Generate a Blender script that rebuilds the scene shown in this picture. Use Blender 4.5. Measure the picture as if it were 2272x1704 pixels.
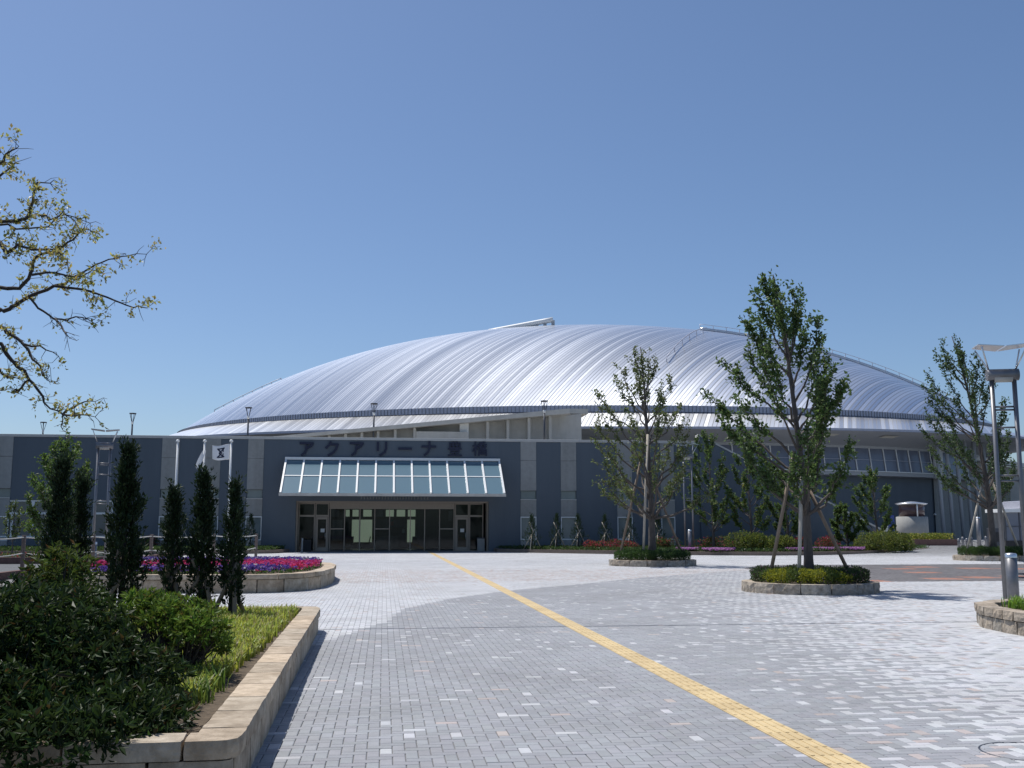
import bpy, math, random
import numpy as np
from mathutils import Vector
for o in list(bpy.data.objects): bpy.data.objects.remove(o)
scn = bpy.context.scene
col = scn.collection
R = math.radians
# ------------------------------------------------------------------ camera
EYE = 1.75
PITCH = math.atan(320 / 2300); YAW = R(7)
cam_d = bpy.data.cameras.new('camera'); cam = bpy.data.objects.new('camera', cam_d); col.objects.link(cam)
cam.location = (0, 0, EYE); cam.rotation_euler = (math.pi / 2 + PITCH, 0, -YAW)
cam_d.sensor_width = 36; cam_d.lens = 2300 / 2272 * 36; cam_d.clip_start = .1; cam_d.clip_end = 3000
scn.camera = cam
# ------------------------------------------------------------------ sky, sun, exposure
SUN_EL = R(65); SH = Vector((-.70, .71, 0)).normalized()
TO_SUN = Vector((SH.x * math.cos(SUN_EL), SH.y * math.cos(SUN_EL), math.sin(SUN_EL)))
world = bpy.data.worlds.new('World'); scn.world = world; world.use_nodes = True
wn = world.node_tree.nodes; wl = world.node_tree.links
sky = wn.new('ShaderNodeTexSky'); sky.sky_type = 'NISHITA'; sky.sun_disc = False
sky.sun_elevation = SUN_EL; sky.sun_rotation = math.atan2(SH.x, SH.y)
sky.air_density = 1.0; sky.dust_density = 1.7; sky.ozone_density = 6.5; sky.altitude = 700
bg = wn['Background']; bg.inputs['Strength'].default_value = .1
wl.new(sky.outputs['Color'], bg.inputs['Color'])
sun_d = bpy.data.lights.new('sun', 'SUN'); sun = bpy.data.objects.new('sun', sun_d); col.objects.link(sun)
sun_d.energy = 4.2; sun_d.angle = R(.55); sun_d.color = (1, .96, .9)
sun.rotation_euler = (-TO_SUN).to_track_quat('-Z', 'Y').to_euler(); sun.location = (-20, 20, 60)
scn.view_settings.view_transform = 'Standard'; scn.view_settings.look = 'None'
scn.view_settings.exposure = .16; scn.view_settings.gamma = 1; scn.view_settings.use_curve_mapping = False

# ------------------------------------------------------------------ helpers
FPX = 2300.
_f = np.array([math.sin(YAW) * math.cos(PITCH), math.cos(YAW) * math.cos(PITCH), math.sin(PITCH)])
_r = np.array([math.cos(YAW), -math.sin(YAW), 0]); _u = np.cross(_r, _f)
_c = np.array([0, 0, EYE])
def ray(x, y): return _f * FPX + _r * (x - 1136) + _u * (852 - y)
def G(x, y, z=0.):                      # survey: point of the level z seen at a photo position
    d = ray(x, y); return _c + d * ((z - EYE) / d[2])
def W(x, y, Y):                         # survey: point of the plane Y seen at a photo position
    d = ray(x, y); return _c + d * (Y / d[1])
def sstep(a, b, x):
    t = np.clip((np.asarray(x, float) - a) / (b - a), 0, 1); return t * t * (3 - 2 * t)
def gz(X, Y): return .6 * sstep(60, 98, Y) * sstep(24, 36, X)     # the plaza rises gently towards the arena side door

def tag(o, label=None, cat=None, group=None, kind=None):
    if label: o['label'] = label
    if cat: o['category'] = cat
    if group: o['group'] = group
    if kind: o['kind'] = kind
    return o
def empty(name, loc=(0, 0, 0), rz=0, label=None, cat=None, group=None):
    o = bpy.data.objects.new(name, None); col.objects.link(o); o.location = loc; o.rotation_euler = (0, 0, rz)
    o.empty_display_size = .2
    return tag(o, label, cat, group)
def link(name, me, parent=None, loc=(0, 0, 0), rz=0):
    o = bpy.data.objects.new(name, me); col.objects.link(o); o.location = loc; o.rotation_euler = (0, 0, rz)
    if parent is not None: o.parent = parent
    return o
def copy_tree(o, parent=None):
    c = o.copy(); col.objects.link(c); c.parent = parent
    for ch in o.children: copy_tree(ch, c)
    return c
class MB:
    def __init__(s, off=(0, 0, 0)): s.v = []; s.f = []; s.sm = []; s.off = Vector(off)
    def add(s, vs, fs, smooth=False):
        n = len(s.v); s.v += [tuple(Vector(v) - s.off) for v in vs]
        s.f += [tuple(i + n for i in f) for f in fs]; s.sm += [smooth] * len(fs); return s
    def box(s, a, b):
        (x0, y0, z0), (x1, y1, z1) = a, b
        x0, x1 = min(x0, x1), max(x0, x1); y0, y1 = min(y0, y1), max(y0, y1); z0, z1 = min(z0, z1), max(z0, z1)
        return s.add([(x0, y0, z0), (x1, y0, z0), (x1, y1, z0), (x0, y1, z0), (x0, y0, z1), (x1, y0, z1), (x1, y1, z1), (x0, y1, z1)],
                     [(3, 2, 1, 0), (4, 5, 6, 7), (0, 1, 5, 4), (1, 2, 6, 5), (2, 3, 7, 6), (3, 0, 4, 7)])
    def cbox(s, c, d): return s.box([c[i] - d[i] / 2 for i in range(3)], [c[i] + d[i] / 2 for i in range(3)])
    def prism(s, poly, z0, z1):                 # horizontal polygon (ccw) pulled up
        n = len(poly)
        return s.add([(x, y, z0) for x, y in poly] + [(x, y, z1) for x, y in poly],
                     [tuple(range(n))[::-1], tuple(range(n, 2 * n))] + [(i, (i + 1) % n, (i + 1) % n + n, i + n) for i in range(n)])
    def slab(s, poly, y0, y1):                  # polygon in xz pulled along y
        n = len(poly)
        return s.add([(x, y0, z) for x, z in poly] + [(x, y1, z) for x, z in poly],
                     [tuple(range(n)), tuple(range(n, 2 * n))[::-1]] + [((i + 1) % n, i, i + n, (i + 1) % n + n) for i in range(n)])
    def tube(s, pts, rad, n=8, cap=True, smooth=True):
        pts = [Vector(p) for p in pts]
        if not hasattr(rad, '__len__'): rad = [rad] * len(pts)
        vs = []; fs = []
        ref = None
        for i, p in enumerate(pts):
            d = (pts[min(i + 1, len(pts) - 1)] - pts[max(i - 1, 0)])
            d = d.normalized() if d.length > 1e-9 else Vector((0, 0, 1))
            if ref is None: ref = Vector((1, 0, 0)) if abs(d.x) < .8 else Vector((0, 1, 0))
            a = (ref - d * ref.dot(d)).normalized(); b = d.cross(a); ref = a
            for k in range(n):
                t = 2 * math.pi * k / n; vs.append(p + (a * math.cos(t) + b * math.sin(t)) * rad[i])
        for i in range(len(pts) - 1):
            for k in range(n):
                fs.append((i * n + k, i * n + (k + 1) % n, (i + 1) * n + (k + 1) % n, (i + 1) * n + k))
        s.add(vs, fs, smooth)
        if cap:
            m = len(s.v) - len(vs); L = (len(pts) - 1) * n
            s.f += [tuple(m + k for k in range(n))[::-1], tuple(m + L + k for k in range(n))]; s.sm += [False, False]
        return s
    def bar(s, a, b, w, h, upv=(0, 0, 1)):      # rectangular bar a->b, w across, h along upv
        a, b = Vector(a), Vector(b); d = (b - a).normalized(); up = Vector(upv); side = d.cross(up).normalized(); up = side.cross(d)
        vs = [p + side * sx * w / 2 + up * sz * h / 2 for p in (a, b) for sx, sz in ((-1, -1), (1, -1), (1, 1), (-1, 1))]
        return s.add(vs, [(3, 2, 1, 0), (4, 5, 6, 7), (0, 1, 5, 4), (1, 2, 6, 5), (2, 3, 7, 6), (3, 0, 4, 7)])
    def lathe(s, prof, n=24, c=(0, 0, 0), smooth=True):
        vs = []; m = len(prof)
        for k in range(n):
            t = 2 * math.pi * k / n
            vs += [(c[0] + r * math.cos(t), c[1] + r * math.sin(t), c[2] + z) for r, z in prof]
        fs = [(k * m + i, ((k + 1) % n) * m + i, ((k + 1) % n) * m + i + 1, k * m + i + 1) for k in range(n) for i in range(m - 1)]
        return s.add(vs, fs, smooth)
    def mesh(s, name, mat):
        me = bpy.data.meshes.new(name); me.from_pydata(s.v, [], s.f); me.materials.append(mat)
        me.polygons.foreach_set('use_smooth', s.sm); me.update(); return me
    def build(s, name, mat, parent=None, loc=(0, 0, 0), bev=0):
        o = link(name, s.mesh(name, mat), parent, loc)
        if bev:
            b = o.modifiers.new('bevel', 'BEVEL'); b.width = bev; b.segments = 2; b.limit_method = 'ANGLE'
        return o
def np_mesh(name, V, k, mat, color=None, smooth=False):     # V: (N*k,3), one face per k vertices; color per vertex (N*k,3)
    V = np.ascontiguousarray(V, np.float32).reshape(-1, 3); N = len(V) // k
    me = bpy.data.meshes.new(name); me.vertices.add(len(V)); me.vertices.foreach_set('co', V.ravel())
    me.loops.add(N * k); me.loops.foreach_set('vertex_index', np.arange(N * k, dtype=np.int32))
    me.polygons.add(N); me.polygons.foreach_set('loop_start', np.arange(0, N * k, k, dtype=np.int32))
    if smooth: me.polygons.foreach_set('use_smooth', np.ones(N, bool))
    me.update(calc_edges=True); me.materials.append(mat)
    if color is not None: set_col(me, color)
    return me
def set_col(me, color):
    a = me.color_attributes.new('col', 'FLOAT_COLOR', 'POINT')
    c = np.ones((len(color), 4), np.float32); c[:, :3] = color; a.data.foreach_set('color', c.ravel())

# ------------------------------------------------------------------ materials
MATS = {}
def nt(name):
    m = bpy.data.materials.new(name); m.use_nodes = True; MATS[name] = m
    return m, m.node_tree.nodes, m.node_tree.links, m.node_tree.nodes['Principled BSDF']
def mat(name, c, rough=.6, metal=0, var=.12, scale=6., bump=0., bscale=40., spec=.5, attr=False, c2=None, stretch=(1, 1, 1), detail=6, dirt=0., dscale=.5, dstretch=(1, 1, 1), dcol=(.55, .52, .48)):
    m, n, l, b = nt(name)
    tc = n.new('ShaderNodeTexCoord'); mp = n.new('ShaderNodeMapping'); mp.inputs['Scale'].default_value = stretch
    l.new(tc.outputs['Object'], mp.inputs['Vector'])
    no = n.new('ShaderNodeTexNoise'); no.inputs['Scale'].default_value = scale; no.inputs['Detail'].default_value = detail; no.inputs['Roughness'].default_value = .62
    l.new(mp.outputs['Vector'], no.inputs['Vector'])
    rp = n.new('ShaderNodeValToRGB'); rp.color_ramp.elements[0].position = .3; rp.color_ramp.elements[1].position = .72
    a = tuple(x * (1 - var) for x in c); d = tuple(min(1, x * (1 + var)) for x in (c2 or c))
    rp.color_ramp.elements[0].color = a + (1,); rp.color_ramp.elements[1].color = d + (1,)
    l.new(no.outputs['Fac'], rp.inputs['Fac'])
    src = rp.outputs['Color']
    if attr:
        at = n.new('ShaderNodeAttribute'); at.attribute_name = 'col'
        mx = n.new('ShaderNodeMix'); mx.data_type = 'RGBA'; mx.blend_type = 'MULTIPLY'; mx.inputs['Factor'].default_value = 1
        l.new(src, mx.inputs['A']); l.new(at.outputs['Color'], mx.inputs['B']); src = mx.outputs['Result']
    if dirt:        # stains and weathering that run over piece after piece
        ge = n.new('ShaderNodeNewGeometry'); m2 = n.new('ShaderNodeMapping'); m2.inputs['Scale'].default_value = dstretch; l.new(ge.outputs['Position'], m2.inputs['Vector'])
        n3 = n.new('ShaderNodeTexNoise'); n3.inputs['Scale'].default_value = dscale; n3.inputs['Detail'].default_value = 9; n3.inputs['Roughness'].default_value = .68; l.new(m2.outputs['Vector'], n3.inputs['Vector'])
        r3 = n.new('ShaderNodeMapRange'); r3.inputs['From Min'].default_value = .42; r3.inputs['From Max'].default_value = .72; r3.inputs['To Max'].default_value = dirt; l.new(n3.outputs['Fac'], r3.inputs['Value'])
        x3 = n.new('ShaderNodeMix'); x3.data_type = 'RGBA'; x3.blend_type = 'MULTIPLY'; x3.inputs['B'].default_value = dcol + (1,); l.new(r3.outputs['Result'], x3.inputs['Factor']); l.new(src, x3.inputs['A']); src = x3.outputs['Result']
    l.new(src, b.inputs['Base Color'])
    b.inputs['Roughness'].default_value = rough; b.inputs['Metallic'].default_value = metal; b.inputs['Specular IOR Level'].default_value = spec
    if bump:
        n2 = n.new('ShaderNodeTexNoise'); n2.inputs['Scale'].default_value = bscale; n2.inputs['Detail'].default_value = 5
        l.new(mp.outputs['Vector'], n2.inputs['Vector'])
        bp = n.new('ShaderNodeBump'); bp.inputs['Strength'].default_value = bump; bp.inputs['Distance'].default_value = .02
        l.new(n2.outputs['Fac'], bp.inputs['Height']); l.new(bp.outputs['Normal'], b.inputs['Normal'])
    return m
def leafmat(name, rough=.42, trans=.35, spec=.4, tint=(1, 1, 1)):
    m, n, l, b = nt(name)
    at = n.new('ShaderNodeAttribute'); at.attribute_name = 'col'
    mx = n.new('ShaderNodeMix'); mx.data_type = 'RGBA'; mx.blend_type = 'MULTIPLY'; mx.inputs['Factor'].default_value = 1
    l.new(at.outputs['Color'], mx.inputs['A']); mx.inputs['B'].default_value = tint + (1,)
    l.new(mx.outputs['Result'], b.inputs['Base Color']); b.inputs['Roughness'].default_value = rough; b.inputs['Specular IOR Level'].default_value = spec
    t = n.new('ShaderNodeBsdfTranslucent'); hs = n.new('ShaderNodeHueSaturation'); hs.inputs['Value'].default_value = 1.5; hs.inputs['Hue'].default_value = .485
    l.new(mx.outputs['Result'], hs.inputs['Color']); l.new(hs.outputs['Color'], t.inputs['Color'])
    ms = n.new('ShaderNodeMixShader'); ms.inputs['Fac'].default_value = trans
    l.new(b.outputs['BSDF'], ms.inputs[1]); l.new(t.outputs['BSDF'], ms.inputs[2]); l.new(ms.outputs['Shader'], n['Material Output'].inputs['Surface'])
    return m
def glassmat(name, c, alpha_t=.5, rough=.08):       # tinted pane: part clear, part glossy
    m, n, l, b = nt(name)
    b.inputs['Base Color'].default_value = c + (1,); b.inputs['Roughness'].default_value = rough; b.inputs['Specular IOR Level'].default_value = .8
    no = n.new('ShaderNodeTexNoise'); no.inputs['Scale'].default_value = .6
    bp = n.new('ShaderNodeBump'); bp.inputs['Strength'].default_value = .05; bp.inputs['Distance'].default_value = .05
    l.new(no.outputs['Fac'], bp.inputs['Height']); l.new(bp.outputs['Normal'], b.inputs['Normal'])
    t = n.new('ShaderNodeBsdfTransparent'); t.inputs['Color'].default_value = (.75, .82, .82, 1)
    ms = n.new('ShaderNodeMixShader'); ms.inputs['Fac'].default_value = alpha_t
    l.new(b.outputs['BSDF'], ms.inputs[1]); l.new(t.outputs['BSDF'], ms.inputs[2]); l.new(ms.outputs['Shader'], n['Material Output'].inputs['Surface'])
    return m
def emat(name, c, e):
    m, n, l, b = nt(name); b.inputs['Base Color'].default_value = c + (1,); b.inputs['Emission Color'].default_value = c + (1,); b.inputs['Emission Strength'].default_value = e
    return m
def roofmat(name, nx, ny, pitch, c, rough, tilt, seam_w=.16, seam=.6):
    """lapped metal sheets: parallel courses, each sheet lying slightly tilted against the next, thin dark laps;
    courses differ a little in tone, gloss and tilt"""
    m, n, l, b = nt(name)
    def M(op, *a):
        x = n.new('ShaderNodeMath'); x.operation = op
        for k, v in enumerate(a):
            if isinstance(v, (int, float)): x.inputs[k].default_value = v
            else: l.new(v, x.inputs[k])
        return x.outputs[0]
    tc = n.new('ShaderNodeTexCoord'); dp = n.new('ShaderNodeVectorMath'); dp.operation = 'DOT_PRODUCT'; dp.inputs[1].default_value = (nx / pitch, ny / pitch, 0)
    l.new(tc.outputs['Object'], dp.inputs[0]); s = dp.outputs['Value']
    fr, fl = M('FRACT', s), M('FLOOR', s)
    wn_ = n.new('ShaderNodeTexWhiteNoise'); wn_.noise_dimensions = '1D'; l.new(fl, wn_.inputs['W'])
    n1 = n.new('ShaderNodeTexNoise'); n1.noise_dimensions = '1D'; n1.inputs['Scale'].default_value = .11; n1.inputs['Detail'].default_value = 6; n1.inputs['Roughness'].default_value = .8; l.new(fl, n1.inputs['W'])
    lap = M('LESS_THAN', fr, seam_w)
    var = M('ADD', M('MULTIPLY', wn_.outputs['Value'], .25), n1.outputs['Fac'])           # about .3 to 1
    k = M('MULTIPLY', M('ADD', M('MULTIPLY', M('ADD', M('MULTIPLY', var, .7), .55), tilt), M('MULTIPLY', lap, tilt * .9)), 1.0)
    ge = n.new('ShaderNodeNewGeometry'); tv = n.new('ShaderNodeVectorMath'); tv.operation = 'SCALE'; tv.inputs[0].default_value = (nx, ny, 0); l.new(k, tv.inputs['Scale'])
    ad = n.new('ShaderNodeVectorMath'); ad.operation = 'ADD'; l.new(ge.outputs['Normal'], ad.inputs[0]); l.new(tv.outputs[0], ad.inputs[1])
    no = n.new('ShaderNodeVectorMath'); no.operation = 'NORMALIZE'; l.new(ad.outputs[0], no.inputs[0]); l.new(no.outputs[0], b.inputs['Normal'])
    r1 = n.new('ShaderNodeMapRange'); r1.inputs['From Min'].default_value = .3; r1.inputs['From Max'].default_value = .95; r1.inputs['To Min'].default_value = rough * .85; r1.inputs['To Max'].default_value = rough * 1.2
    l.new(var, r1.inputs['Value']); l.new(r1.outputs['Result'], b.inputs['Roughness'])
    rp = n.new('ShaderNodeValToRGB'); rp.color_ramp.elements[0].position = .35; rp.color_ramp.elements[1].position = .9
    rp.color_ramp.elements[0].color = tuple(x * .88 for x in c) + (1,); rp.color_ramp.elements[1].color = tuple(min(1, x * 1.08) for x in c) + (1,)
    l.new(var, rp.inputs['Fac'])
    mx = n.new('ShaderNodeMix'); mx.data_type = 'RGBA'; mx.inputs['B'].default_value = tuple(x * seam for x in c) + (1,)
    l.new(lap, mx.inputs['Factor']); l.new(rp.outputs['Color'], mx.inputs['A'])
    l.new(mx.outputs['Result'], b.inputs['Base Color']); b.inputs['Metallic'].default_value = 1
    return m

paver_m = mat('paver', (1, 1, 1), .85, var=.1, scale=9, bump=.25, bscale=90, attr=True, spec=.3, dirt=.55, dscale=.45, dcol=(.62, .6, .58))
joint_m = mat('joint_sand', (.17, .17, .17), .95, var=.15, scale=20)
asphalt_m = mat('asphalt', (.11, .115, .12), .95, var=.2, scale=1.5, bump=.4, bscale=60)
tactile_m = mat('tactile_yellow', (.58, .45, .24), .75, var=.1, scale=5, c2=(.61, .48, .27), dirt=.7, dscale=.9, dcol=(.6, .55, .5))
stone_m = mat('tan_stone', (.40, .325, .235), .85, var=.22, scale=7, c2=(.47, .40, .31), bump=.6, bscale=35, attr=True, dirt=.9, dscale=2.2, dcol=(.55, .5, .44))
rough_m = mat('split_stone', (.28, .235, .18), .9, var=.3, scale=9, c2=(.37, .32, .26), bump=.9, bscale=22, attr=True)
soil_m = mat('soil', (.10, .075, .05), 1, var=.35, scale=14, bump=.8, bscale=30)
blue_m = mat('blue_wall_tile', (.102, .126, .152), .6, var=.1, scale=26, bump=.15, bscale=60, stretch=(.4, .4, 3), dirt=.5, dscale=.8, dstretch=(1, 1, .12), dcol=(.7, .72, .74))
grey_m = mat('grey_panel', (.33, .33, .315), .75, var=.08, scale=3.5, bump=.1, bscale=60, dirt=.7, dscale=.9, dstretch=(1, 1, .15), dcol=(.66, .66, .64))
conc_m = mat('pale_concrete', (.5, .49, .46), .8, var=.08, scale=1.4, bump=.1, dirt=.6, dscale=.7, dstretch=(1, 1, .2), dcol=(.68, .67, .64))
white_m = mat('white_paint', (.76, .77, .76), .45, var=.04, scale=4)
coping_m = mat('coping', (.52, .51, .48), .6, var=.06, scale=2)
steel_m = mat('grey_steel', (.21, .21, .22), .42, metal=.6, var=.1, scale=8)
darksteel_m = mat('dark_steel', (.07, .075, .09), .45, metal=.4, var=.1)
alu_m = mat('bright_aluminium', (.72, .73, .74), .3, metal=.9, var=.06)
beige_m = mat('beige_metal', (.36, .31, .26), .5, metal=.1, var=.06)
letter_m = mat('navy_letter', (.012, .016, .045), .5, var=.1)
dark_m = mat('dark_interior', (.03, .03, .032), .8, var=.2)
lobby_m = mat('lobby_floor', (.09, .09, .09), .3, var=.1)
gutter_m = mat('gutter_metal', (.42, .43, .50), .5, metal=.3, var=.1)
soffit_m = mat('soffit', (.40, .41, .42), .7, var=.05)
lightpanel_m = mat('cream_panel', (.66, .62, .52), .6, var=.05)
glass_m = glassmat('entrance_glass', (.03, .04, .04), .72, .03)
cglass_m = glassmat('canopy_glass', (.13, .22, .27), .15, .16)
pglass_m = mat('pale_glass', (.15, .19, .20), .12, var=.15, scale=.8, spec=.8)
wglass_m = mat('window_glass', (.055, .085, .11), .06, var=.2, scale=.8, spec=.9)
bglass_m = mat('blind_glass', (.15, .17, .22), .15, var=.1, scale=.7, spec=.6)
lit_m = emat('daylit_blind', (.60, .66, .50), .5)
bark_m = mat('bark', (.105, .09, .08), .9, var=.3, scale=14, bump=.8, bscale=30, stretch=(1, 1, .25))
darkbark_m = mat('dark_bark', (.055, .05, .05), .9, var=.3, scale=14, bump=.6, bscale=30)
stake_m = mat('stake_wood', (.24, .185, .14), .9, var=.25, scale=10, stretch=(1, 1, .1))
palestake_m = mat('pale_stake_wood', (.46, .41, .34), .85, var=.2, scale=10, stretch=(1, 1, .1))
rope_m = mat('white_rope', (.66, .64, .58), .9, var=.1)
post_m = mat('brown_post', (.15, .115, .10), .8, var=.15)
kerb_m = mat('brown_kerb', (.20, .155, .125), .9, var=.15, scale=5, bump=.3)
redkerb_m = mat('red_brick_kerb', (.13, .075, .065), .9, var=.15)
navy_m = mat('blue_sign', (.05, .08, .32), .5, var=.05)
cloth_m = mat('flag_cloth', (.80, .80, .80), .85, var=.04)
orange_m = mat('ochre_panel', (.62, .42, .16), .7, var=.08)
leaf_m = leafmat('leaf', .45, .45); gloss_m = leafmat('glossy_leaf', .48, .28, .22); grass_m = leafmat('grass_blade', .5, .4, .3)
needle_m = leafmat('needle', .6, .15, .25); petal_m = leafmat('petal', .6, .3, .2)
roof_m = roofmat('lapped_roof_sheet', -.743, .669, .34, (.80, .83, .88), .275, .44, .30, .6)
skirt_m = roofmat('skirt_sheet', -.90, .43, .40, (.76, .78, .81), .31, .38, .2, .7)

# ------------------------------------------------------------------ ground and paving
tag(MB().box((-600, -60, -.5), (600, 900, -.03)).build('ground', asphalt_m), kind='structure')
def grid(name, x0, x1, y0, y1, nx, ny, dz, m):
    b = MB(); xs = np.linspace(x0, x1, nx); ys = np.linspace(y0, y1, ny)
    b.v = [(x, y, float(gz(x, y)) + dz) for y in ys for x in xs]
    b.f = [(j * nx + i, j * nx + i + 1, (j + 1) * nx + i + 1, (j + 1) * nx + i) for j in range(ny - 1) for i in range(nx - 1)]
    b.sm = [False] * len(b.f); return b.build(name, m)
plaza = tag(grid('plaza_pavement', -13, 62, -4, 104, 76, 109, -.010, joint_m), kind='structure')

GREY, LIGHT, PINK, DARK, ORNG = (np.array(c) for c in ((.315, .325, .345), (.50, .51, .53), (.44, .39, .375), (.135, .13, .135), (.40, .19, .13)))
bX = [-1.6, -1.0, .1, .5, 1.7, 2.5, 3.9, 5.5, 9.1, 14.75, 18]; bY = [14.5, 16.4, 20.3, 23.4, 26.5, 27.9, 30.2, 31.9, 36.7, 42.4, 44]
ORECTS = []
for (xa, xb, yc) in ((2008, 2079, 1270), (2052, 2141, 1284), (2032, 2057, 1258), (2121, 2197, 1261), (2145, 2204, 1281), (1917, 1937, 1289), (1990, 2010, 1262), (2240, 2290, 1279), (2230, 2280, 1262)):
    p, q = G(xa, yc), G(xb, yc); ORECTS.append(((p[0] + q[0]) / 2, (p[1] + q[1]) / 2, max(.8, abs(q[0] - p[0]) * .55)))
def paving(X, Y, rng):
    n = len(X); u = (.7548777 * np.floor(X * 10) + .5698403 * np.floor(Y * 10) + .30 * rng.random(n)) % 1; v = rng.random(n)
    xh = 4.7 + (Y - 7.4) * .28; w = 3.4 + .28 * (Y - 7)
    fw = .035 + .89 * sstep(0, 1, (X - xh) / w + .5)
    yb = np.interp(X, bX, bY)
    light = Y > yb
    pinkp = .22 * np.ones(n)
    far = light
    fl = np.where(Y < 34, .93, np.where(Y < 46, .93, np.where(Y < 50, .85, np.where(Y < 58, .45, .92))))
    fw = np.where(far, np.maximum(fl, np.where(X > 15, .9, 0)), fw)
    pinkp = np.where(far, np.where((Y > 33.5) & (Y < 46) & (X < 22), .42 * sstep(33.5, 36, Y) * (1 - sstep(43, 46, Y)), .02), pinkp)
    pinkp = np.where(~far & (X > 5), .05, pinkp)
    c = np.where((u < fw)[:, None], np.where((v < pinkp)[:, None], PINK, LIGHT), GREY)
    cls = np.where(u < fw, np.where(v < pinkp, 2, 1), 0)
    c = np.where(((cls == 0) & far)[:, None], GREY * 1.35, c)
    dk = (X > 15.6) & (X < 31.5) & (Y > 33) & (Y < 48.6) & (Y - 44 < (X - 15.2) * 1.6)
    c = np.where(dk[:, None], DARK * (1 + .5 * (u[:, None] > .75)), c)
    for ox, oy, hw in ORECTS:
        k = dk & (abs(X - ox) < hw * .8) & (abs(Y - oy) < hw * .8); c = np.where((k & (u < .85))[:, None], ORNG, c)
    return c * (1 + (rng.random((n, 1)) - .5) * .16) * (1 + (rng.random((n, 3)) - .5) * .025), cls
rng = np.random.default_rng(3)
B = .1
jx = np.arange(-130, 620); jy = np.arange(62, 1040)
CXg, CYg = np.meshgrid(jx, jy); k4 = (CXg - CYg) % 4
H_ = k4 == 0; V_ = k4 == 3
bx0 = np.concatenate([CXg[H_], CXg[V_]]) * B; by0 = np.concatenate([CYg[H_], CYg[V_]]) * B
hor = np.concatenate([np.ones(H_.sum(), bool), np.zeros(V_.sum(), bool)])
bw = np.where(hor, 2 * B, B); bd = np.where(hor, B, 2 * B)
e_ = 1e-4                               # bricks are cut at the tactile strip (x 3.3 to 3.6) and at the expansion joint (y 18.8)
c1 = (bx0 < 3.3 - e_) & (bx0 + bw > 3.3 + e_); bw[c1] = 3.3 - bx0[c1]
c2 = (bx0 < 3.6 - e_) & (bx0 + bw > 3.6 + e_); bw[c2] -= 3.6 - bx0[c2]; bx0[c2] = 3.6
ins = (bx0 > 3.3 - e_) & (bx0 + bw < 3.6 + e_); bx0, by0, bw, bd, hor = (a[~ins] for a in (bx0, by0, bw, bd, hor))
c3 = (by0 < 18.8 - e_) & (by0 + bd > 18.8 + e_); ex = [a[c3].copy() for a in (bx0, by0, bw, bd, hor)]; bd[c3] = 18.8 - by0[c3]; ex[3] = ex[1] + ex[3] - 18.8; ex[1][:] = 18.8
bx0, by0, bw, bd, hor = (np.concatenate([a, b_]) for a, b_ in zip((bx0, by0, bw, bd, hor), ex))
c4 = abs(by0 - 18.8) < e_; by0[c4] += .05; bd[c4] -= .05; c5 = abs(by0 + bd - 18.8) < e_; bd[c5] -= .05
mx_, my_ = bx0 + bw / 2, by0 + bd / 2
camx = mx_ * _r[0] + my_ * _r[1]; camd = mx_ * math.sin(YAW) + my_ * math.cos(YAW)
keep = (abs(camx) < camd * .56 + 2.5) & (mx_ > -12.9) & (mx_ < 61)
keep &= ~((mx_ < -1.1) & (my_ < 18.7)) & ~((my_ > 79.5) & (mx_ < 24.5)) & ~((mx_ < -2.2) & (my_ > 31) & (my_ < 40))
bx0, by0, bw, bd, hor, mx_, my_, camx, camd = (a[keep] for a in (bx0, by0, bw, bd, hor, mx_, my_, camx, camd))
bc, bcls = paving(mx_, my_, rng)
g = .0035
# nearest 300 in view: single pavers; to 26 m: raised bricks; beyond: brick-sized sheets
inview = (abs(camx) < camd * .494) & (camd > 7.55)
order = np.argsort(np.where(inview, camd, 1e9))[:300]; single = np.zeros(len(mx_), bool); single[order] = True
near = (camd < 26) & ~single; farb = camd >= 26
def brick_verts(w, d, top, chamfer=.006):
    w2, d2 = w / 2 - g, d / 2 - g; c = chamfer
    ring = lambda a, b_, z: [(-a, -b_, z), (a, -b_, z), (a, b_, z), (-a, b_, z)]
    return np.array(ring(w2, d2, -.02) + ring(w2, d2, top - .004) + ring(w2 - c, d2 - c, top))
BF = [(0, 1, 5, 4), (1, 2, 6, 5), (2, 3, 7, 6), (3, 0, 4, 7), (4, 5, 9, 8), (5, 6, 10, 9), (6, 7, 11, 10), (7, 4, 8, 11), (8, 9, 10, 11)]
pm = {}
for i in order:
    key = (round(float(bw[i]), 3), round(float(bd[i]), 3), int(bcls[i]), int(rng.integers(4)))
    if key not in pm:
        me = bpy.data.meshes.new('paver'); bv = brick_verts(bw[i], bd[i], 0)
        me.from_pydata([tuple(v) for v in bv], [], BF); me.materials.append(paver_m); set_col(me, np.repeat(bc[i][None], 12, 0)); pm[key] = me
    link('paver', pm[key], plaza, (mx_[i], my_[i], rng.normal() * .0008))
idx = np.where(near)[0]
w2, d2 = bw[idx] / 2 - g, bd[idx] / 2 - g; sgn = np.array([(-1, -1), (1, -1), (1, 1), (-1, 1)])
def rg4(c, z): return np.stack([mx_[idx][:, None] + sgn[None, :, 0] * (w2 - c)[:, None], my_[idx][:, None] + sgn[None, :, 1] * (d2 - c)[:, None], np.full((len(idx), 4), z) + jit[:, None]], -1)
jit = rng.normal(size=len(idx)) * .0008
V12 = np.concatenate([rg4(0, -.02), rg4(0, -.004), rg4(.006, 0)], 1)
fidx = np.array(BF)
VV = V12[:, fidx].reshape(-1, 3)
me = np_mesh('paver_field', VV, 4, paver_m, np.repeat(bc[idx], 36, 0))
tag(link('paver_field', me, plaza), kind='stuff')
idx = np.where(farb)[0]
w2, d2 = bw[idx] / 2 - g, bd[idx] / 2 - g
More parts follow.
